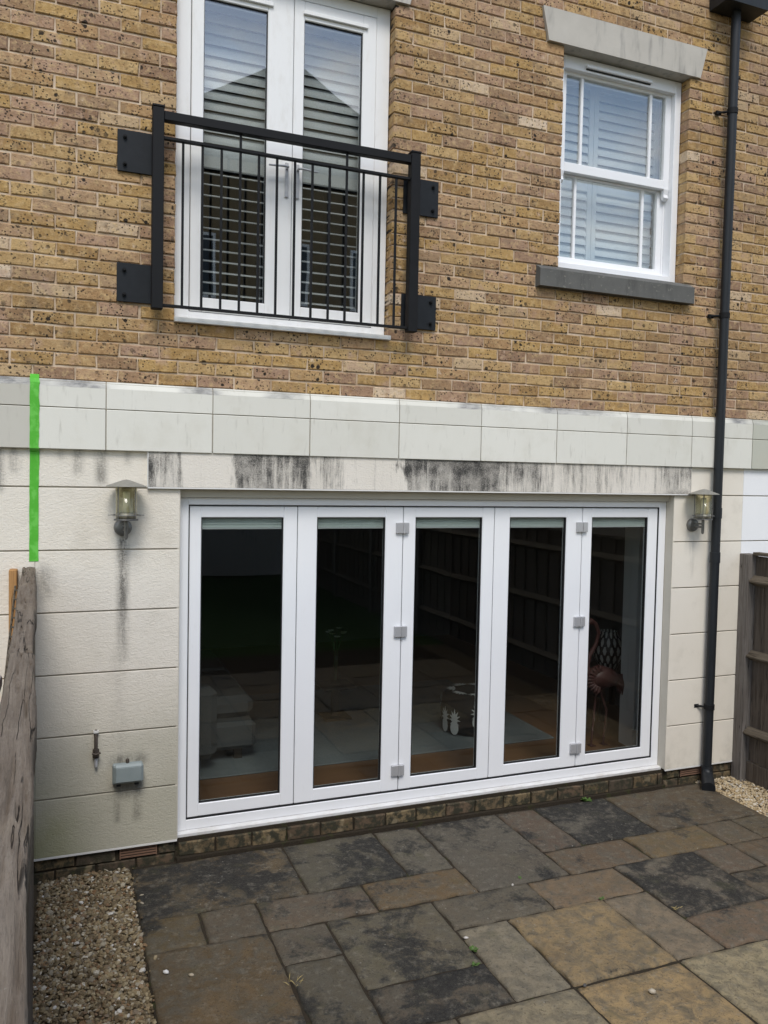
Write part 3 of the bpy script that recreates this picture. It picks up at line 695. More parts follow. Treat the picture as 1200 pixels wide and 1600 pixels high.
# french door
fm = MB(); ring(fm, FD[0]+.004, FD[1]-.004, FD[2]+.032, FD[3]-.003, .088, .092, .05, .07, .08, .15)
frd = fm.build('french_door', M_upvc_old, house); frd['label'] = 'white upstairs french door behind the iron balcony railing'
MB().prism([(-.034, FD[2]-.004), (.14, FD[2]-.004), (.14, FD[2]+.035), (.06, FD[2]+.0365), (-.034, FD[2]+.022)], 'x', FD[0]-.004, FD[1]-.002).build('door_sill', M_upvc_old, frd)
LZ = (FD[2]+.086, FD[3]-.078); GZ0, GZ1 = 3.372, 5.125
for k, (x0, x1, gx0, gx1) in enumerate(((.7005, 1.3155, .772, 1.154), (1.3185, 1.858, 1.383, 1.766))):
    ring(MB(), x0, x1, LZ[0], LZ[1], gx0-x0, x1-gx1, GZ0-LZ[0], LZ[1]-GZ1, .074, .14, .004).build('door_leaf', M_upvc_old, frd)
    gk = MB(); gk.box(gx0-.001, gx0+.004, .084, .11, GZ0, GZ1); gk.box(gx1-.004, gx1+.001, .084, .11, GZ0, GZ1); gk.box(gx0+.004, gx1-.004, .084, .11, GZ1-.004, GZ1+.001); gk.box(gx0+.004, gx1-.004, .084, .11, GZ0-.001, GZ0+.004)
    gk.build('glazing_gasket', M_gasket, frd)
    bx('pane', gx0-.003, gx1+.003, .092, .098, GZ0-.004, GZ1+.004, M_glass, frd)
    bx('trickle_vent', gx0-.01, gx1+.03, .058, .0735, GZ1+.028, GZ1+.052, M_upvc_old, frd, .003)
    sx = -1 if k == 0 else 1; hx = 1.3155-.035 if k == 0 else 1.3185+.03
    MB().box(hx-.011, hx+.011, .062, .0735, 4.03, 4.24, .003).tube([(hx, .065, 4.205), (hx, .035, 4.205), (hx+sx*.02, .03, 4.205), (hx+sx*.12, .03, 4.198)], [.008, .008, .008, .006], 8).build('door_handle', M_steel, frd)
bx('leaf_seal', .697, .7003, .086, .12, LZ[0], LZ[1], M_gasket, frd); bx('leaf_seal', 1.8582, 1.8615, .086, .12, LZ[0], LZ[1], M_gasket, frd); bx('leaf_seal', 1.3156, 1.3184, .082, .12, LZ[0], LZ[1], M_gasket, frd)

# sash window
fm = MB(); ring(fm, WN[0]+.004, WN[1]-.004, 3.822, WN[3]-.003, .055, .055, .05, .09, .085, .24)
win = fm.build('sash_window', M_upvc, house); win['label'] = 'white vertical sliding sash window under the grey stone lintel'
UX0, UX1, LX0, LX1 = 3.274, 4.253, 3.276, 4.251
ring(MB(), UX0, UX1, 4.525, 5.228, .05, .052, .068, .026, .125, .165, .004).build('upper_sash', M_upvc, win)
lo_s = ring(MB(), LX0, LX1, 3.872, 4.566, .06, .062, .066, .05, .172, .212, .004).build('lower_sash', M_upvc, win)
for sx in (UX0+.004, UX1-.044):
    MB().prism([(.12, 4.527), (.16, 4.527), (.16, 4.47), (.145, 4.445), (.125, 4.465), (.13, 4.49)], 'x', sx, sx+.04).build('sash_horn', M_upvc, win)
for xs_, z0, z1, y in (((3.463, 4.072), 4.592, 5.203, .132), ((3.460, 4.062), 3.937, 4.517, .18)):
    for x in xs_: bx('glazing_bar', x-.011, x+.011, y, y+.024, z0-.001, z1+.001, M_upvc, win, .003)
for (x0, x1), (za, zb), y in (((UX0+.045, UX1-.046), (4.588, 5.206), .148), ((LX0+.055, LX1-.056), (3.933, 4.52), .196)):
    bx('pane', x0, x1, y, y+.005, za, zb, M_glass, win)
bx('trickle_vent', 3.45, 4.02, .062, .0845, 5.247, 5.270, M_upvc, win, .003); bx('vent_shadow_line', 3.455, 4.015, .078, .0845, 5.2385, 5.2465, M_gasket, win)  # thin black strip under the vent stands in for its shadow line
bx('sub_sill', WN[0]-.001, WN[1]+.001, .055, .24, 3.8245, 3.8365, M_upvc, win) if False else None
bx('parting_bead', WN[0]+.06, WN[0]+.075, .166, .171, 3.875, 5.22, M_upvc, win); bx('parting_bead', WN[1]-.075, WN[1]-.06, .166, .171, 3.875, 5.22, M_upvc, win)

# ------------------------------------------------------------------ rooms behind the glass
def room(name, x0, x1, y0, y1, z0, z1, m, fm=None):
    mb = MB()
    for a, b in ((((x0-.1), x0), 0), ((x1, x1+.1), 0)): mb.box(a[0], a[1], y0, y1, z0-.1, z1+.1)
    mb.box(x0, x1, y1, y1+.1, z0-.1, z1+.1); mb.box(x0, x1, y0, y1, z1, z1+.1)
    struct(mb.build(name+'_wall', m)); struct(bx(name+'_floor', x0, x1, y0, y1, z0-.1, z0, fm or m))
room('living_room', -.05, 5.02, .3005, 5.2, .145, 2.45, M_inwall, M_floor)
struct(bx('living_room_floor', BF[0]+.03, BF[1]-.03, .135, .3, .05, .1445, M_floor))
room('bedroom', -.05, 2.6, .3005, 3.6, 2.9, 5.75, M_inwall)
room('landing', 2.75, 5.02, .3005, 3.6, 2.9, 5.75, M_inwall)
nib = struct(bx('living_room_nib_wall', 4.33, 5.0, .42, .60, .146, 2.44, M_inwhite)); bx('skirting', 4.312, 5.0, .404, .4195, .146, .30, M_inwhite, nib)

def shutter(name, label, x0, x1, z0, z1, y, mids, pitch, ang, m_ang=None, group=None):
    t = thing(name, label, 'shutter', ((x0+x1)/2, y, z0), group); hw, H = (x1-x0)/2, z1-z0
    for s in (-1, 1): bx('stile', *sorted((s*hw, s*(hw-.04))), -.014, .014, 0, H, M_slat, t, .002)
    zz = [0]+[q-z0 for q in mids]+[H]
    for q in zz:
        bx('rail', -hw+.0405, hw-.0405, -.0135, .0135, max(0, q-.042), min(H, q+.042), M_slat, t, .002)
    for i, (a, b) in enumerate(zip(zz, zz[1:])):
        n = max(1, int((b-a-.084)/pitch)); me = None; aa = ang[i]
        for k in range(n):
            zc = a+.042+(k+.5)*(b-a-.084)/n
            if me is None:
                mb = MB(); L = hw-.042; pr = [(-.036, 0), (-.018, .0045), (.018, .0045), (.036, 0), (.018, -.0045), (-.018, -.0045)]
                ca, sa = math.cos(aa), math.sin(aa); me = mb.prism([(u*ca-v*sa, u*sa+v*ca) for u, v in pr], 'x', -L, L).mesh('slat')
            o = link('slat', me, M_slat, t); o.location = (0, 0, zc)
        tr = MB().tube([(0, -.04, a+.06), (0, -.04, b-.06)], .004, 6); tr.build('tilt_rod', M_slat, t) if False else None
    return t
up, lw = R(70), R(20)
shutter('plantation_shutter', 'white louvred shutter behind the left french door leaf', .70, 1.30, 3.30, 5.26, .27, [4.25], .066, (lw, up), group='louvred shutters behind the french door')
shutter('plantation_shutter', 'white louvred shutter behind the right french door leaf', 1.33, 1.93, 3.30, 5.26, .27, [4.25], .066, (lw, up), group='louvred shutters behind the french door')
shutter('plantation_shutter', 'narrow white louvred shutter at the left of the sash window', 3.25, 3.70, 3.85, 5.28, .33, [4.53], .066, (R(66), R(70)), group='louvred shutters behind the sash window')
shutter('plantation_shutter', 'wide white louvred shutter at the right of the sash window', 3.703, 4.31, 3.85, 5.28, .33, [4.53], .066, (R(66), R(70)), group='louvred shutters behind the sash window')

# furniture seen dimly through the bifold glass
FZ = .146
tag(MB().box(.45, 3.86, .84, 2.9, FZ, FZ+.012, .004).build('rug', M_rug), 'large grey rug on the wooden floor behind the bifold door', 'rug')
t = thing('sofa', 'grey fabric sofa end behind the leftmost bifold pane', 'sofa', (.75, 1.1, FZ+.012))
bx('base', -.55, .62, .0, 1.9, .09, .30, M_sofa, t, .03); bx('seat_cushion', -.50, .62, .08, 1.0, .303, .47, M_sofa, t, .05); bx('seat_cushion', -.50, .62, 1.01, 1.85, .303, .47, M_sofa, t, .05)
bx('backrest', -.78, -.551, .0, 1.9, .09, .82, M_sofa, t, .05); bx('armrest', -.55, .30, -.18, -.002, .09, .62, M_sofa, t, .05)
for px, py in ((-.7, -.1), (.5, .1), (-.7, 1.8), (.5, 1.8)): bx('foot', px-.03, px+.03, py-.03, py+.03, 0, .0895, M_darkwood, t)
# ottoman with a printed pineapple pattern
t = thing('ottoman', 'round black ottoman printed with white pineapples behind the middle bifold pane', 'ottoman', (3.30, 1.27, FZ+.0125))
orr, oh = .265, .34
MB().lathe([(.02, 0), (.22, 0), (.255, .03), (orr, .09), (orr+.005, .2), (orr-.01, .29), (.22, oh-.012), (.12, oh), (.002, oh+.004)], seg=40).build('cover', M_black, t)
def cylp(a0, z, u, v): return ((orr+.0075)*math.cos(a0+u/orr), (orr+.0075)*math.sin(a0+u/orr), z+v)
def motif(mb, a0, z, s):
    pts = [cylp(a0, z, s*.032*math.cos(q), s*(-.035+.045*math.sin(q))) for q in [2*math.pi*i/14 for i in range(14)]]
    mb.add(pts, [tuple(range(14))])
    for k in range(9):
        an = R(90+(k-4)*24); L = s*(.085-.006*abs(k-4)); cx, cz = s*.006*(k-4), s*.012
        dx, dz = math.cos(an), math.sin(an); wv = s*.009
        mb.add([cylp(a0, z, cx-dz*wv*.4, cz+dx*wv*.4), cylp(a0, z, cx+dx*L*.5-dz*wv, cz+dz*L*.5+dx*wv), cylp(a0, z, cx+dx*L, cz+dz*L-.02*s*abs(k-4)/4), cylp(a0, z, cx+dx*L*.5+dz*wv, cz+dz*L*.5-dx*wv), cylp(a0, z, cx+dz*wv*.4, cz-dx*wv*.4)], [(0, 1, 2, 3, 4)])
for k in range(9):
    mb = MB(); motif(mb, R(-150+k*42), .11+(.07 if k % 2 else 0), 1.25); mb.build('pineapple_print', M_print, t)
for k in range(7):
    mb = MB(); an = R(k*51); cx, cy = .15*math.cos(an), .15*math.sin(an)
    for q in range(7):
        b = an+R(-75+q*25); d = Vector((math.cos(b), math.sin(b))); n_ = Vector((-d.y, d.x))*.01; L = .085
        c0 = Vector((cx, cy)); P = [c0-n_*.4, c0+d*L*.5-n_, c0+d*L, c0+d*L*.5+n_, c0+n_*.4]
        mb.add([(p.x, p.y, oh+.006) for p in P], [(0, 1, 2, 3, 4)])
    mb.build('pineapple_print', M_print, t)
# flamingo statue
t = thing('flamingo_statue', 'pink metal flamingo on thin legs behind the rightmost bifold pane', 'statue', (4.13, .62, FZ))
MB().tube([(-.14, .03, .50), (-.09, .01, .545), (.0, 0, .56), (.09, 0, .545), (.16, -.01, .52), (.20, -.02, .47)], [.02, .075, .10, .085, .05, .015], 16).build('body', M_pink, t)
MB().tube([(-.10, 0, .57), (-.125, 0, .66), (-.10, 0, .75), (-.04, 0, .84), (-.02, 0, .93), (-.05, 0, 1.0), (-.10, 0, 1.03), (-.15, 0, 1.0), (-.165, 0, .955)], [.035, .022, .018, .016, .016, .018, .026, .017, .006], 12).build('neck', M_pink, t)
for sx, kx in ((-.06, -.045), (.05, .075)):
    MB().tube([(sx*.6, 0, .50), (kx*.5, .01, .40), (kx, -.01, .28), (kx-.03, -.02, .004)], [.014, .009, .009, .0075], 8).build('leg', M_pink, t)
    bx('foot', kx-.055, kx-.005, -.06, .0, .0, .005, M_pink, t)
rf = random.Random(2)
for k in range(11):
    an = R(112+k*13); bxp, bzp = .02+.10*math.cos(an), .55+.06*math.sin(an)
    q = Vector((math.cos(an), 0, math.sin(an))); L = .075
    MB().tube([(bxp, -.05, bzp), (bxp+q.x*L*.6, -.06, bzp+q.z*L*.6), (bxp+q.x*L, -.055, bzp+q.z*L)], [.012, .018, .004], 8).build('feather', M_pink, t)
for k in range(5):
    MB().tube([(.12+.02*k, -.04, .58), (.15+.018*k, -.06, .52-.01*k), (.15+.016*k, -.05, .44-.012*k)], [.008, .014, .003], 8).build('feather', M_pink, t)
# side table with patterned vase
t = thing('side_table', 'low dark wooden side table under the black and white vase', 'table', (4.78, 1.35, FZ))
bx('table_top', -.25, .24, -.24, .24, .40, .43, M_darkwood, t, .004)
for px in (-.22, .21):
    for py in (-.21, .21): bx('leg', px-.02, px+.02, py-.02, py+.02, 0, .3995, M_darkwood, t)
v = MB().lathe([(.05, 0), (.08, .01), (.135, .12), (.145, .2), (.12, .29), (.085, .34), (.085, .36), (.075, .36), (.07, .3)], seg=28).build('patterned_vase', M_vase)
v.location = (4.72, 1.28, FZ+.431); tag(v, 'black and white patterned vase standing behind the pink flamingo', 'vase')
# flowers
t = thing('plant_stand', 'slim dark pedestal behind the second bifold pane', 'stand', (2.28, 1.95, FZ+.0125))
bx('top', -.15, .15, -.15, .15, .28, .30, M_darkwood, t, .003); bx('column', -.03, .03, -.03, .03, .02, .2795, M_darkwood, t); bx('foot', -.12, .12, -.12, .12, 0, .0195, M_darkwood, t)
t = thing('flower_vase', 'white flowers in a tall glass vase behind the second bifold pane', 'vase', (2.28, 1.95, FZ+.313))
MB().lathe([(.001, 0), (.05, 0), (.045, .1), (.03, .2), (.036, .30), (.033, .30), (.027, .2), (.04, .1), (.04, .012), (.001, .012)], seg=20).build('vase', M_lampglass, t)
for k in range(7):
    an = k*.9; ex, ey, ez = .07*math.cos(an), .07*math.sin(an), .46+.03*math.sin(k*2.1)
    MB().tube([(.008*math.cos(an), .008*math.sin(an), .03), (.015*math.cos(an), .015*math.sin(an), .3), (ex, ey, ez)], .003, 6).build('stem', M_stem, t)
    fl = MB()
    for q in range(6):
        b = q*1.05+k; d = Vector((math.cos(b), math.sin(b), .35)).normalized()*.035; n_ = Vector((-math.sin(b), math.cos(b), 0))*.016; c0 = Vector((ex, ey, ez))
        fl.add([c0, c0+d*.6-n_, c0+d, c0+d*.6+n_, c0+Vector((0, 0, .012))], [(0, 1, 2, 4), (0, 4, 2, 3)])
    fl.build('blossom', M_petal, t)

# ------------------------------------------------------------------ patio
patio = struct(MB().box(.374, 4.603, -5.2, -.002, -.054, -.012).build('patio', M_bed))
GX, GY, GP = .375, -.036, .303
def L(r, g_, b_, k=.80): c = lin(r, g_, b_); return (c[0]*k*1.04, c[1]*k*1.0, c[2]*k*.90)
SL = [  # column, row, width, depth, colour, stain, warm
 (0, 0, 3, 2, (92, 82, 66), .86, .35), (3, 0, 2, 2, (92, 88, 78), .62, .1), (5, 0, 1, 2, (104, 99, 90), .45, 0), (6, 0, 2, 3, (98, 93, 86), .58, .1),
 (8, 0, 1, 2, (98, 84, 74), .5, .2), (9, 0, 2, 2, (98, 94, 88), .88, 0), (11, 0, 3, 2, (92, 80, 66), .42, .1),
 (0, 2, 1, 1, (98, 86, 64), .5, .4), (1, 2, 1, 1, (96, 86, 74), .4, .3), (2, 2, 2, 1, (104, 92, 80), .3, .2), (4, 2, 2, 1, (112, 94, 70), .28, .5),
 (0, 3, 2, 3, (98, 83, 62), .42, .85), (2, 3, 1, 1, (98, 90, 80), .4, .1), (2, 4, 1, 2, (92, 86, 74), .48, .2), (3, 3, 2, 2, (104, 98, 84), .55, .15),
 (3, 5, 2, 1, (94, 86, 76), .72, .1), (5, 3, 2, 1, (104, 97, 86), .38, .1), (5, 4, 1, 2, (146, 138, 122), .22, .1), (6, 4, 2, 2, (158, 138, 106), .12, .55),
 (7, 3, 2, 1, (130, 112, 92), .22, .3), (8, 4, 1, 2, (144, 130, 112), .2, .1), (9, 3, 2, 2, (112, 104, 94), .78, 0), (9, 5, 2, 1, (122, 104, 88), .32, .2),
 (8, 2, 2, 1, (108, 92, 76), .3, .3), (10, 2, 2, 1, (114, 99, 74), .25, .3), (12, 2, 1, 1, (104, 92, 78), .35, .1), (13, 2, 1, 1, (98, 88, 72), .3, .1),
 (11, 3, 1, 1, (108, 94, 82), .35, .1), (12, 3, 2, 1, (108, 94, 80), .35, .2), (11, 4, 2, 2, (104, 94, 82), .42, .1), (13, 4, 1, 2, (112, 98, 84), .3, .2),
 (4, 6, 2, 2, (158, 148, 126), .25, .1), (6, 6, 2, 2, (176, 152, 114), .2, .5), (8, 6, 3, 2, (172, 160, 132), .12, .25), (3, 6, 1, 2, (118, 108, 92), .35, .1),
 (0, 6, 3, 2, (104, 92, 74), .4, .3), (11, 6, 3, 2, (126, 112, 92), .3, .2),
 (0, 8, 2, 2, (112, 100, 82), .35, .2), (2, 8, 2, 3, (126, 116, 98), .3, .1), (4, 8, 3, 2, (140, 122, 94), .25, .5), (7, 8, 2, 3, (120, 110, 94), .35, .1), (9, 8, 3, 2, (134, 118, 96), .3, .3), (12, 8, 2, 3, (116, 104, 88), .3, .1),
 (0, 10, 2, 3, (116, 104, 88), .35, .2), (4, 10, 3, 2, (128, 114, 94), .3, .3), (9, 10, 3, 2, (122, 110, 92), .3, .2), (2, 11, 2, 3, (118, 104, 84), .4, .3), (7, 11, 2, 3, (132, 118, 98), .3, .2), (12, 11, 2, 3, (124, 112, 92), .3, .2), (4, 12, 3, 2, (116, 106, 92), .3, .2), (9, 12, 3, 2, (130, 116, 92), .3, .3)]
rs = random.Random(21)
def slab_mesh(w_, d_, seed):
    r = random.Random(seed); nx, ny = max(8, int(w_/.03)), max(8, int(d_/.03)); v = []; f = []
    def nodes(n, L_): return [0, .006/L_, .03/L_]+[.03/L_+(1-.06/L_)*i/(n-4) for i in range(1, n-4)]+[1-.03/L_, 1-.006/L_, 1]
    us, qs_ = nodes(nx, w_), nodes(ny, d_)
    ph = [r.uniform(0, 6.28) for _ in range(12)]; a0, a1 = r.uniform(-.0025, .0025), r.uniform(-.0025, .0025)
    for j in range(ny+1):
        for i in range(nx+1):
            u, q = us[i], qs_[j]; x_, y_ = (u-.5)*w_, (q-.5)*d_
            ed = min(u*w_, (1-u)*w_, q*d_, (1-q)*d_)
            wob = .0035*math.sin(9*x_/.3+ph[0]+3*y_)+.0025*math.sin(31*x_+ph[1])+r.uniform(-.0015, .0015)
            wob2 = .0035*math.sin(8*y_/.3+ph[2])+.0025*math.sin(29*y_+ph[3])+r.uniform(-.0015, .0015)
            if j in (0, ny): y_ += wob
            if i in (0, nx): x_ += wob2
            z = .0022*math.sin(7*x_+ph[4])*math.sin(8*y_+ph[5])+.0014*math.sin(21*x_+ph[6]+9*y_)+r.uniform(-.0006, .0006)+a0*u+a1*q
            if ed < .004: z -= .009+r.uniform(0, .004)
            elif ed < .01: z -= .0012+r.uniform(0, .0015)
            v.append((x_, y_, z))
    for j in range(ny):
        for i in range(nx): a = j*(nx+1)+i; f.append((a, a+1, a+nx+2, a+nx+1))
    bd = [i for i in range(nx+1)]+[(j+1)*(nx+1)-1 for j in range(1, ny+1)]+[ny*(nx+1)+i for i in range(nx-1, -1, -1)]+[j*(nx+1) for j in range(ny-1, 0, -1)]
    o = len(v); v += [(v[k][0], v[k][1], -.045) for k in bd]; n = len(bd)
    f += [(bd[k], o+k, o+(k+1) % n, bd[(k+1) % n]) for k in range(n)]
    mb = MB(); mb.add(v, f, True); me = mb.mesh('slab'); return me
for k, (cx, cy, w_, d_, c, st, wm_) in enumerate(SL):
    x0, x1 = GX+cx*GP+.0065, GX+(cx+w_)*GP-.0065; y1, y0 = GY-cy*GP-.0065, GY-(cy+d_)*GP+.0065
    if cx+w_ >= 14: x1 = 4.60
    x0 += rs.uniform(-.003, .003); y1 += rs.uniform(-.003, .002); x1 += rs.uniform(-.002, .003)
    o = link('slab', slab_mesh(x1-x0, y1-y0, k), M_slab, patio)
    o.location = ((x0+x1)/2, (y0+y1)/2, rs.uniform(-.003, .002)); o.color = (*L(*c), 1); o['stain'] = st; o['warm'] = wm_

# gravel
ICO = []
ph_ = (1+5**.5)/2
for s1 in (-1, 1):
    for s2 in (-1, 1): ICO += [(0, s1, s2*ph_), (s1, s2*ph_, 0), (s2*ph_, 0, s1)]
ICO = [Vector(p).normalized() for p in ICO]
IF = [(a, b, c) for a in range(12) for b in range(a+1, 12) for c in range(b+1, 12)
      if all((ICO[p]-ICO[q]).length < 1.1 for p, q in ((a, b), (b, c), (a, c)))]
def gravel(name, x0, x1, y0, y1, n, m, seed, rmin, rmax, zf, label):
    r = random.Random(seed); mb = MB()
    for k in range(n):
        x_, y_ = r.uniform(x0, x1)+(abs(r.gauss(0, .03)) if x0 < 0 and r.random() < .03 else 0), r.uniform(y0, y1); s = r.uniform(rmin, rmax)*(1+.5*(r.random() > .93))
        sc_ = Vector((s*r.uniform(.7, 1.3), s*r.uniform(.7, 1.3), s*r.uniform(.45, .8)))
        rot = Matrix.Rotation(r.uniform(0, 6.28), 3, 'Z') @ Matrix.Rotation(r.uniform(-.7, .7), 3, 'X') @ Matrix.Rotation(r.uniform(-.7, .7), 3, 'Y')
        z_ = zf(x_, y_)+r.uniform(-.012, .006)+(.017 if 0 < x0-1 < 0 or (x0 < 0 and x_ > .378) else 0); mb.cur = min(.999, r.random()*.97+.03*(r.random() > .6))
        mb.add([rot @ Vector((p.x*sc_.x*r.uniform(.8, 1.15), p.y*sc_.y*r.uniform(.8, 1.15), p.z*sc_.z*r.uniform(.8, 1.1)))+Vector((x_, y_, z_)) for p in ICO], IF)
    o = link(name, mb.mesh(name, 'tint'), m); o['kind'] = 'stuff'; o['label'] = label; o['category'] = 'gravel'; return o
struct(MB().box(-.20, .3735, -5.2, .0, -.054, -.026).build('gravel_trench', M_soil)); struct(MB().box(4.6035, 5.4, -5.2, .0, -.054, -.026).build('gravel_trench', M_soil))
gravel('gravel_bed', -.12, .372, -2.3, .0, 9500, M_gravel, 1, .0065, .0135, lambda x_, y_: -.012+.006*math.sin(9*x_+4*y_), 'brown mixed gravel strip between the timber fence and the paving')
gravel('gravel_bed', 4.60, 5.02, -2.4, .0, 7000, M_gravel_l, 2, .0065, .0125, lambda x_, y_: -.012+.02*max(0, (x_-4.65)), 'golden gravel strip below the right hand garden fence')
# loose pebbles on the paving
def pebble(x_, y_, r_, c, label, seed):
    r = random.Random(seed); mb = MB()
    mb.add([(p.x*r_*r.uniform(.8, 1.3), p.y*r_*r.uniform(.6, .9), p.z*r_*.6*r.uniform(.8, 1.1)) for p in ICO], IF, True)
    o = mb.build('pebble', mat('pebble_stone', lambda g: g.mix(g.noise(g.pos(), 120), c, tuple(v*.75 for v in c)), .7)); o.location = (x_, y_, r_*.45)
    o.rotation_euler.z = r.uniform(0, 3); tag(o, label, 'pebble')
pebble(.452, -1.13, .017, (.75, .74, .72), 'white pebble on the bottom left slab near the gravel', 1)
pebble(.56, -1.19, .014, (.42, .36, .26), 'small buff chip beside the white pebble on the bottom left slab', 2)
pebble(2.50, -2.02, .019, (.50, .44, .34), 'pale buff chip in the middle of the orange slab', 3)
pebble(1.90, -1.345, .012, (.66, .62, .58), 'small white pebble lying in a paving joint', 4)
pebble(2.236, -1.875, .012, (.09, .085, .08), 'dark pebble at the crossing of two paving joints', 5)
pebble(2.40, -.955, .011, (.5, .47, .42), 'tiny pale pebble in the joint below the large dark slab', 6)
# weeds growing in the joints
def weed(x_, y_, s, n, label, straw=False):
    r = random.Random(int(x_*991)); t = thing('weed', label, 'weed', (x_, y_, -.006))
    for k in range(n):
        an = r.uniform(0, 6.28); L_ = s*r.uniform(.6, 1.2); d = Vector((math.cos(an), math.sin(an), r.uniform(.3, 1.3))).normalized(); nn = Vector((-math.sin(an), math.cos(an), 0))
        b0 = Vector((r.uniform(-s, s)*.5, r.uniform(-s, s)*.35, 0)); wv = L_*(.28 if not straw else .04)
        MB().add([b0, b0+d*L_*.55-nn*wv, b0+d*L_+Vector((0, 0, -.15*L_)), b0+d*L_*.55+nn*wv, b0+d*L_*.5+Vector((0, 0, .004))], [(0, 1, 4), (1, 2, 4), (2, 3, 4), (3, 0, 4)]).build('blade' if straw else 'leaf', M_straw if straw else M_leaf, t)
weed(3.55, -.045, .045, 26, 'green weed at the foot of the plinth under the rightmost bifold leaf')
weed(1.893, -1.44, .03, 14, 'green weed in the joint beside the small white pebble')
weed(1.84, -1.555, .026, 12, 'small green weed at the corner of the dark stained slab')
weed(2.80, -1.243, .022, 10, 'tiny green weed at the far corner of the orange slab')
weed(2.49, -.90, .02, 8, 'tiny weed at the near corner of the large dark slab')
weed(3.118, -1.47, .035, 12, 'tuft of dry straw grass in the joint by the black stained slab', True)
weed(.99, -1.4, .05, 9, 'wisps of dry straw in the joint beside the large bottom left slab', True)

# ------------------------------------------------------------------ juliet balcony
t = thing('juliet_balcony', 'black iron balcony railing bolted to the brick across the french door', 'railing', (0, 0, 0))
for s, (xp, x0, x1) in enumerate(((.495, .283, .528), (2.066, 2.030, 2.275))):
    MB().box(xp-.031, xp+.031, -.125, -.063, 3.245, 4.36, .003).build('post', M_iron, t)
    MB().box(xp-.034, xp+.034, -.128, -.060, 4.3605, 4.372, .002).build('post_cap', M_iron, t)
    for z0, z1 in ((3.287, 3.505), (4.015, 4.245)):
        p_ = MB().box(x0, x1, -.014, -.003, z0, z1, .0015).build('wall_plate', M_plate, t)
        MB().box(xp-.006, xp+.006, -.0625, -.0145, z0+.02, z1-.02).build('bracket', M_iron, t)
        bxs = (x0+.04,) if s == 0 else (x1-.04,)
        for b_x in bxs:
            for b_z in (z0+.04, z1-.04):
                MB().tube([(b_x, -.0145, b_z), (b_x, -.027, b_z)], .0115, 6, smooth=False).tube([(b_x, -.027, b_z), (b_x, -.036, b_z)], .006, 8).build('bolt', M_iron, p_)
MB().box(.5265, 2.0345, -.118, -.070, 4.296, 4.346, .003).build('handrail', M_iron, t)
MB().box(.5265, 2.0345, -.108, -.080, 4.194, 4.210, .0015).build('rail', M_iron, t)
MB().box(.5265, 2.0345, -.108, -.080, 3.262, 3.277, .0015).build('rail', M_iron, t)
bal = MB().box(-.0065, .0065, -.0065, .0065, 3.2775, 4.1935).mesh('baluster')
for k in range(13):
    o = link('baluster', bal, M_iron, t); o.location = (.634+k*.1092, -.094, 0)
for x in (.634+3*.1092, .634+9*.1092): bx('spacer', x-.0065, x+.0065, -.1, -.088, 4.2105, 4.2955, M_iron, t)

# ------------------------------------------------------------------ wall lanterns
def lantern(xd, xb, label):
    t = thing('wall_lantern', label, 'lantern', (xb, -.13, 1.94), 'lanterns either side of the bifold door')
    dx = xd-xb
    n = 28; prof = [(.001, -.0325), (.03, -.032), (.045, -.026), (.05, -.014), (.05, 0)]
    mb = MB(); vv = []; ff = []
    for r_, y_ in prof:
        for k in range(n): vv.append((dx+r_*math.cos(6.2832*k/n), .1095+y_, .062+r_*math.sin(6.2832*k/n)))
    for i in range(len(prof)-1):
        for k in range(n): ff.append((i*n+k, i*n+(k+1) % n, (i+1)*n+(k+1) % n, (i+1)*n+k))
    mb.add(vv, ff, True).build('back_plate', M_brass, t)
    MB().tube([(dx, .08, .052), (0, 0, .052)], .008, 10).tube([(dx, .08, .075), (0, 0, .075)], .006, 10).build('arm', M_brass, t)
    MB().tube([(0, 0, 0), (0, 0, .012), (0, 0, .11)], [.006, .011, .011], 12).build('stem', M_brass, t)
    MB().lathe([(.0, .108), (.066, .108), (.066, .116), (.0, .116)]).lathe([(.072, .136), (.080, .136), (.080, .140), (.072, .140), (.072, .136)]).build('gallery', M_brass, t)
    MB().lathe([(.0015, .117), (.056, .117), (.056, .150), (.0015, .150)]).build('lamp_holder', M_brass, t)
    MB().lathe([(.058, .1165), (.058, .297), (.055, .297), (.055, .1165)], seg=32).build('glass_cylinder', M_lampglass, t)
    MB().lathe([(.001, .151), (.019, .152), (.019, .262), (.014, .270), (.001, .272)], seg=16).build('lamp', M_bulb, t)
    for k in range(4):
        an = R(45+90*k); MB().tube([(.064*math.cos(an), .064*math.sin(an), .1165), (.064*math.cos(an), .064*math.sin(an), .2985)], .0026, 8).build('rod', M_brass, t)
    for k in range(4):
        an = R(90*k); MB().tube([(.066*math.cos(an), .066*math.sin(an), .138), (.098*math.cos(an), .098*math.sin(an), .138)], .0024, 6).build('finger', M_brass, t)
    MB().lathe([(.0015, .338), (.02, .334), (.107, .302), (.108, .298), (.10, .298), (.0015, .327)], seg=36, smooth=False).build('roof', M_lroof, t)
lantern(.323, .334, 'metal wall lantern with amber glass left of the bifold door above a black drip stain')
lantern(4.455, 4.462, 'metal wall lantern with amber glass beside the black downpipe')

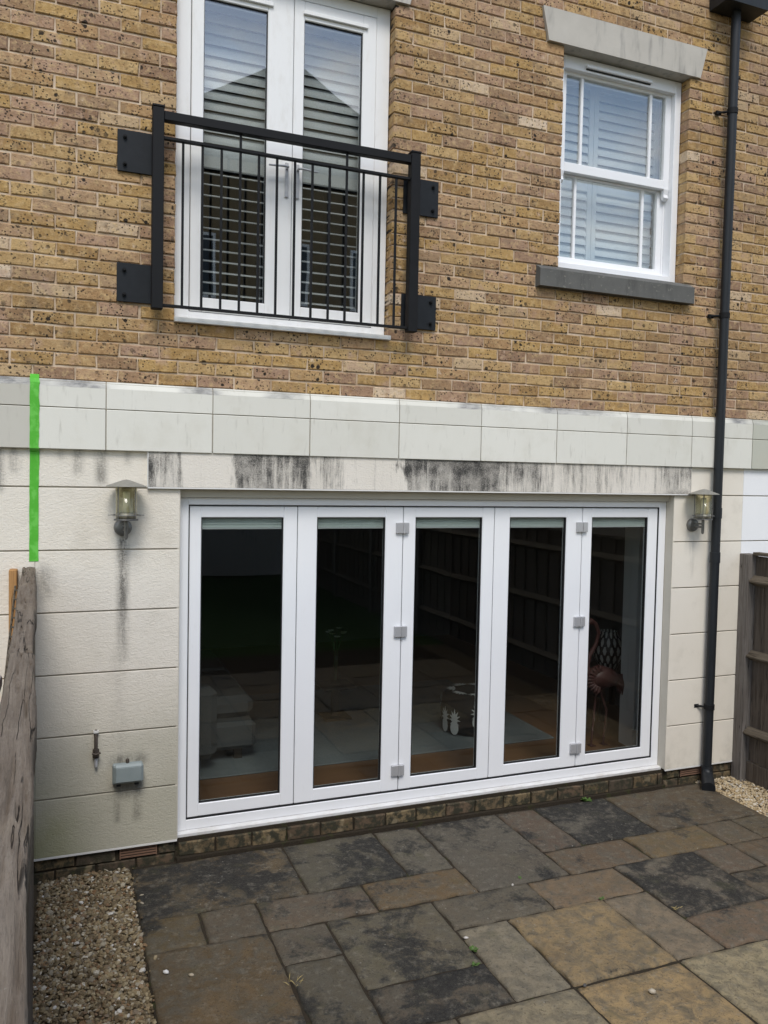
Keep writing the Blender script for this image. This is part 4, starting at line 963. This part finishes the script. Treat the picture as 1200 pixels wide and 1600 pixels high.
# ------------------------------------------------------------------ downpipe
t = thing('downpipe', 'black plastic downpipe with square hopper running down the right of the house', 'downpipe', (4.64, 0, 0))
def px(z): return .012*(z-.1)/5.6
MB().tube([(px(5.83), -.075, 5.83), (px(3.59), -.075, 3.59)], .034, 20).build('pipe', M_pipe, t)
MB().tube([(px(3.59), -.075, 3.589), (px(1.75), -.075, 1.75)], .034, 20).build('pipe', M_pipe, t)
MB().tube([(px(1.75), -.075, 1.749), (px(.2), -.075, .135)], .034, 20).build('pipe', M_pipe, t)
MB().tube([(0, -.075, .1345), (0, -.078, .095), (-.02, -.105, .062), (-.06, -.155, .040), (-.10, -.205, .022)], [.040, .042, .046, .048, .050], 20).build('shoe', M_pipe, t)
for z in (1.76, 2.10): MB().tube([(px(z), -.075, z-.045), (px(z), -.075, z+.035)], [.0385, .0385], 20).build('socket', M_pipe, t)
for z in (5.10, 3.587, .60):
    k = MB().tube([(px(z), -.075, z-.02), (px(z), -.075, z+.02)], .0392, 20)
    k.tube([(px(z)-.03, -.06, z), (px(z)-.075, -.02, z)], .009, 8).box(px(z)-.098, px(z)-.055, -.022, -.0205 if z < 2.5 else -.004, z-.014, z+.014)
    k.build('clip', M_iron, t)
hp = MB(); hx0, hx1 = 4.464-4.64, 4.852-4.64
hv = [(hx0, -.003, 5.825), (hx1, -.003, 5.825), (hx1, -.185, 5.825), (hx0, -.185, 5.825), (hx0-.01, -.003, 6.05), (hx1+.01, -.003, 6.05), (hx1+.01, -.20, 6.05), (hx0-.01, -.20, 6.05)]
hp.add(hv, [(0, 1, 2, 3), (0, 4, 5, 1), (1, 5, 6, 2), (2, 6, 7, 3), (3, 7, 4, 0), (4, 7, 6, 5)]).box(hx0-.018, hx1+.018, -.21, -.0025, 6.051, 6.08).build('hopper', M_pipe, t)

# ------------------------------------------------------------------ small fittings on the render
t = thing('garden_tap', 'corroded outdoor tap on the render left of the grey socket box', 'tap', (.183, -.02, .63))
MB().tube([(0, -.004, .205), (0, -.012, .20), (0, -.012, .07)], .010, 10).build('pipe', M_brown, t)
bx('pipe_clip', -.014, .014, -.024, -.001, .195, .207, M_beadw, t)
MB().tube([(0, -.014, .10), (0, -.014, .05)], .018, 6, smooth=False).tube([(0, -.014, .075), (0, -.05, .075)], .008, 8).build('valve_body', M_brown, t)
MB().tube([(-.022, -.05, .088), (0, -.052, .08), (.024, -.05, .088)], .006, 8).build('lever', M_brown, t)
MB().tube([(0, -.012, .068), (0, -.02, .03), (0, -.024, .0)], [.009, .010, .0085], 10).build('spout', M_steel, t)
t = thing('socket_box', 'grey weatherproof socket box low on the stained render', 'box', (.356, -.02, .515))
MB().box(-.083, .083, -.035, -.0005, .0, .118, .006).build('back_box', M_boxgrey, t)
MB().box(-.078, .086, -.068, -.0355, .010, .122, .012).build('lid', M_boxgrey, t)
MB().box(-.066, .072, -.0705, -.0675, .024, .106, .001).build('lid_panel', M_boxgrey, t)
MB().tube([(0, -.02, .118), (0, -.02, .135), (-.004, -.02, .142)], [.009, .011, .006], 10).build('latch', M_brown, t)
for x in (-.05, .05): bx('hinge_lug', x-.012, x+.012, -.05, -.03, -.006, .0, M_gasket, t)
# tape
t = MB(); rz = random.Random(4)
def strip(zs, ys):
    prev = None; vv = []; ff = []
    for k, (z, y) in enumerate(zip(zs, ys)):
        a = -.1655-.004*(2.85-z)+rz.uniform(-.0012, .0012); vv += [(a, y, z), (a+.0475+rz.uniform(-.0022, .0022), y, z)]
        if k: ff.append((2*k-2, 2*k-1, 2*k+1, 2*k))
    return vv, ff
zs = [2.848, 2.836, 2.82, 2.80, 2.78]+[2.78-.03*k for k in range(1, 12)]+[2.44, 2.436, 2.42]+[2.41-.05*k for k in range(1, 12)]+[1.815]
ys = [-.0025-.004, -.020, -.040, -.0515, -.0535]+[-.0545]*11+[-.0545, -.044, -.026]+[-.0218-.0006*(k % 2) for k in range(1, 12)]+[-.0218]
t.add(*strip(zs, ys)); o = t.build('masking_tape', M_tape); tag(o, 'bright green masking tape running down the band and render to the timber fence', 'tape')
sm_ = o.modifiers.new('thick', 'SOLIDIFY'); sm_.thickness = .0008; sm_.offset = 1

# ------------------------------------------------------------------ left timber boundary
t = thing('sleeper_fence', 'weathered grey timber boundary fence with a cracked flat top along the left edge', 'fence', (-.135, -.025, 0))
ang = math.atan2(.105, 4.0)          # swings slightly towards the camera side
t.rotation_euler.z = ang
def beam(name, y0, y1, zt, th, seed):
    r = random.Random(seed); ny, nx = int((y0-y1)/.016), 14; v = []; f = []
    ck = [(r.uniform(.1, .9), r.uniform(y1, y0), r.uniform(.15, .6), r.uniform(-.12, .12)) for _ in range(int(9*(y0-y1)))]
    ph = [r.uniform(0, 6.28) for _ in range(8)]
    for j in range(ny+1):
        y_ = y0+(y1-y0)*j/ny
        for i in range(nx+1):
            u = i/nx; wob = .004*math.sin(3.1*y_+ph[0])+.0022*math.sin(11*y_+ph[1])+r.uniform(-.0006, .0006)
            x_ = -.071+.071*u+(wob if i == nx else 0)+(-.003*math.sin(4*y_+ph[2]) if i == 0 else 0)
            z = zt+.0022*math.sin(5*y_+ph[3]+4*u)+.0016*math.sin(17*y_+7*u+ph[4])+r.uniform(-.0009, .0009)
            for cu, cy, cl_, sl_ in ck:
                if abs(y_-cy) < cl_/2:
                    d = abs(u-(cu+sl_*(y_-cy)+.03*math.sin(20*(y_-cy)))); k = 1-abs(y_-cy)/(cl_/2)
                    if d < .05: z -= .012*k*(1-d/.05)
            if i in (0, nx): z -= .007+r.uniform(0, .003)
            elif i in (1, nx-1): z -= .002
            v.append((x_, y_, z))
    for j in range(ny):
        for i in range(nx): a = j*(nx+1)+i; f.append((a, a+nx+1, a+nx+2, a+1))
    n0 = len(v)
    bd = [i for i in range(nx+1)]+[(j+1)*(nx+1)-1 for j in range(1, ny+1)]+[ny*(nx+1)+i for i in range(nx-1, -1, -1)]+[j*(nx+1) for j in range(ny-1, 0, -1)]
    v += [(v[k][0], v[k][1], zt-th) for k in bd]; n = len(bd)
    f += [(bd[k], n0+k, n0+(k+1) % n, bd[(k+1) % n]) for k in range(n)]+[tuple(range(n0, n0+n))]
    mb = MB(); mb.add(v, f, True); o = mb.build(name, M_sleeper, t); return o
beam('sleeper', .0, -2.28, 1.785, .10, 1); beam('sleeper', -2.287, -4.75, 1.784, .10, 2); beam('sleeper', -4.757, -7.2, 1.784, .10, 3)
y_ = -.01; k = 0
while y_ > -7.1:
    bx('board', -.055+(k % 2)*.004, -.012+(k % 3)*.002, y_-.143, y_, -.03, 1.6845, M_fence, t, .003); y_ -= .147; k += 1
# oiled timber post and trellis strip on the neighbour's side
o = MB().box(-.268, -.226, -.10, -.025, .0, 1.778, .004).build('timber_post', M_orange); tag(o, 'orange oiled timber post against the render behind the grey sleeper', 'post')
t = thing('trellis', 'narrow slatted trellis strip leaning behind the grey sleeper', 'trellis', (-.262, -.16, 0))
MB().tube([(-.035, -.4, .9), (.03, -.0, 1.70)], .006, 6).build('stile', M_rail, t)
for k in range(16):
    q = k/15; MB().box(-.03+.055*q, .02+.03*q, -.36+.33*q-.007, -.36+.33*q+.007, 1.0+.68*q-.004, 1.0+.68*q+.004).build('slat', M_rail, t)
t = thing('planter_box', 'orange wooden box with a grey metal lid at the left edge behind the sleeper', 'box', (-.34, -.75, .0))
bx('body', -.16, .06, -.30, .16, .0, 1.27, M_orange, t, .004)
MB().prism([(-.32, 1.272), (.18, 1.272), (.18, 1.30), (.10, 1.335), (-.24, 1.335), (-.32, 1.30)], 'x', -.17, .07).build('lid', M_steel, t)
MB().tube([(-.10, .08, 1.336), (-.06, .08, 1.39), (.02, .08, 1.40), (.055, .08, 1.375), (.06, .08, 1.336)], .007, 8).build('handle', M_iron, t)

# ------------------------------------------------------------------ right garden fence
def board_fence(name, label, x, y0, y1, face, posts, zt=1.765, near=True):
    t = thing(name, label, 'fence', (x, y0, 0)); n = int((y0-y1)/.118); r = random.Random(9)
    for k in range(n):
        a = -k*.118-.005; o = bx('board', face*(.0 if k % 2 else .014), face*(.016 if k % 2 else .030), a-.124, a, .155, zt+r.uniform(-.006, .004), M_fence, t, .002)
    bx('gravel_board', face*-.004, face*.02, -(y0-y1), -.003, .0, .15, M_fence, t, .003)
    bx('capping', face*-.022, face*.045, -(y0-y1), -.003, zt+.006, zt+.03, M_rail, t, .003)
    for z in (1.575, .99, .39):
        MB().prism([(face*.0005, z-.042), (face*-.05, z-.012), (face*-.05, z-.002), (face*.0005, z+.04)], 'y', -(y0-y1), -.004).build('arris_rail', M_rail, t)
    for py in posts: bx('post', min(face*-.055, face*.045), max(face*-.055, face*.045), py-y0-.1, py-y0, -.04, zt+.012, M_post, t, .004)
    return t
board_fence('garden_fence', 'weathered brown board garden fence with triangular rails at the right edge', 5.0, -.112, -11.5, 1, (-.012, -2.0, -3.98, -5.96, -7.94, -9.92))
board_fence('garden_fence', 'board garden fence along the far left side of the lawn', -1.9, -7.3, -11.5, -1, (-7.3, -9.4))
t = thing('garden_fence', 'board fence across the far end of the garden', 'fence', (-8, -13.2, 0))
for k in range(150): bx('board', k*.118, k*.118+.114, 0, .02, .02, 1.85, M_pale, t)

# ------------------------------------------------------------------ house across the gardens, reflected in the upstairs glass
t = thing('neighbour_house', 'brick house with a dark gabled roof mirrored in the french door glass', 'house', (5.05, -14.6, 0))
MB().prism([(-4.4, -.05), (4.4, -.05), (4.4, 9.45), (0, 12.0), (-4.4, 9.45)], 'y', -9, 0).build('wall', M_nbrick, t)
for s in (-1, 1):
    v = []
    for y_ in (-9.3, .35):
        v += [(0, y_, 12.06), (s*4.9, y_, 12.06-4.9*.58), (s*4.9, y_, 12.26-4.9*.58), (0, y_, 12.26)]
    MB().add(v, [(0, 1, 2, 3), (7, 6, 5, 4), (0, 4, 5, 1), (1, 5, 6, 2), (2, 6, 7, 3), (3, 7, 4, 0)]).build('roof', M_nroof, t)
for fz in (.9, 3.7, 6.5):
    for fx in (-2.9, -.6, 1.7):
        f_ = MB().box(fx, fx+1.2, .002, .06, fz, fz+1.5).build('window', M_upvc, t)
        for q in (0, 1): bx('window_pane', fx+.07+q*.56, fx+.57+q*.56, .061, .066, fz+.07, fz+1.43, M_nglass, f_)
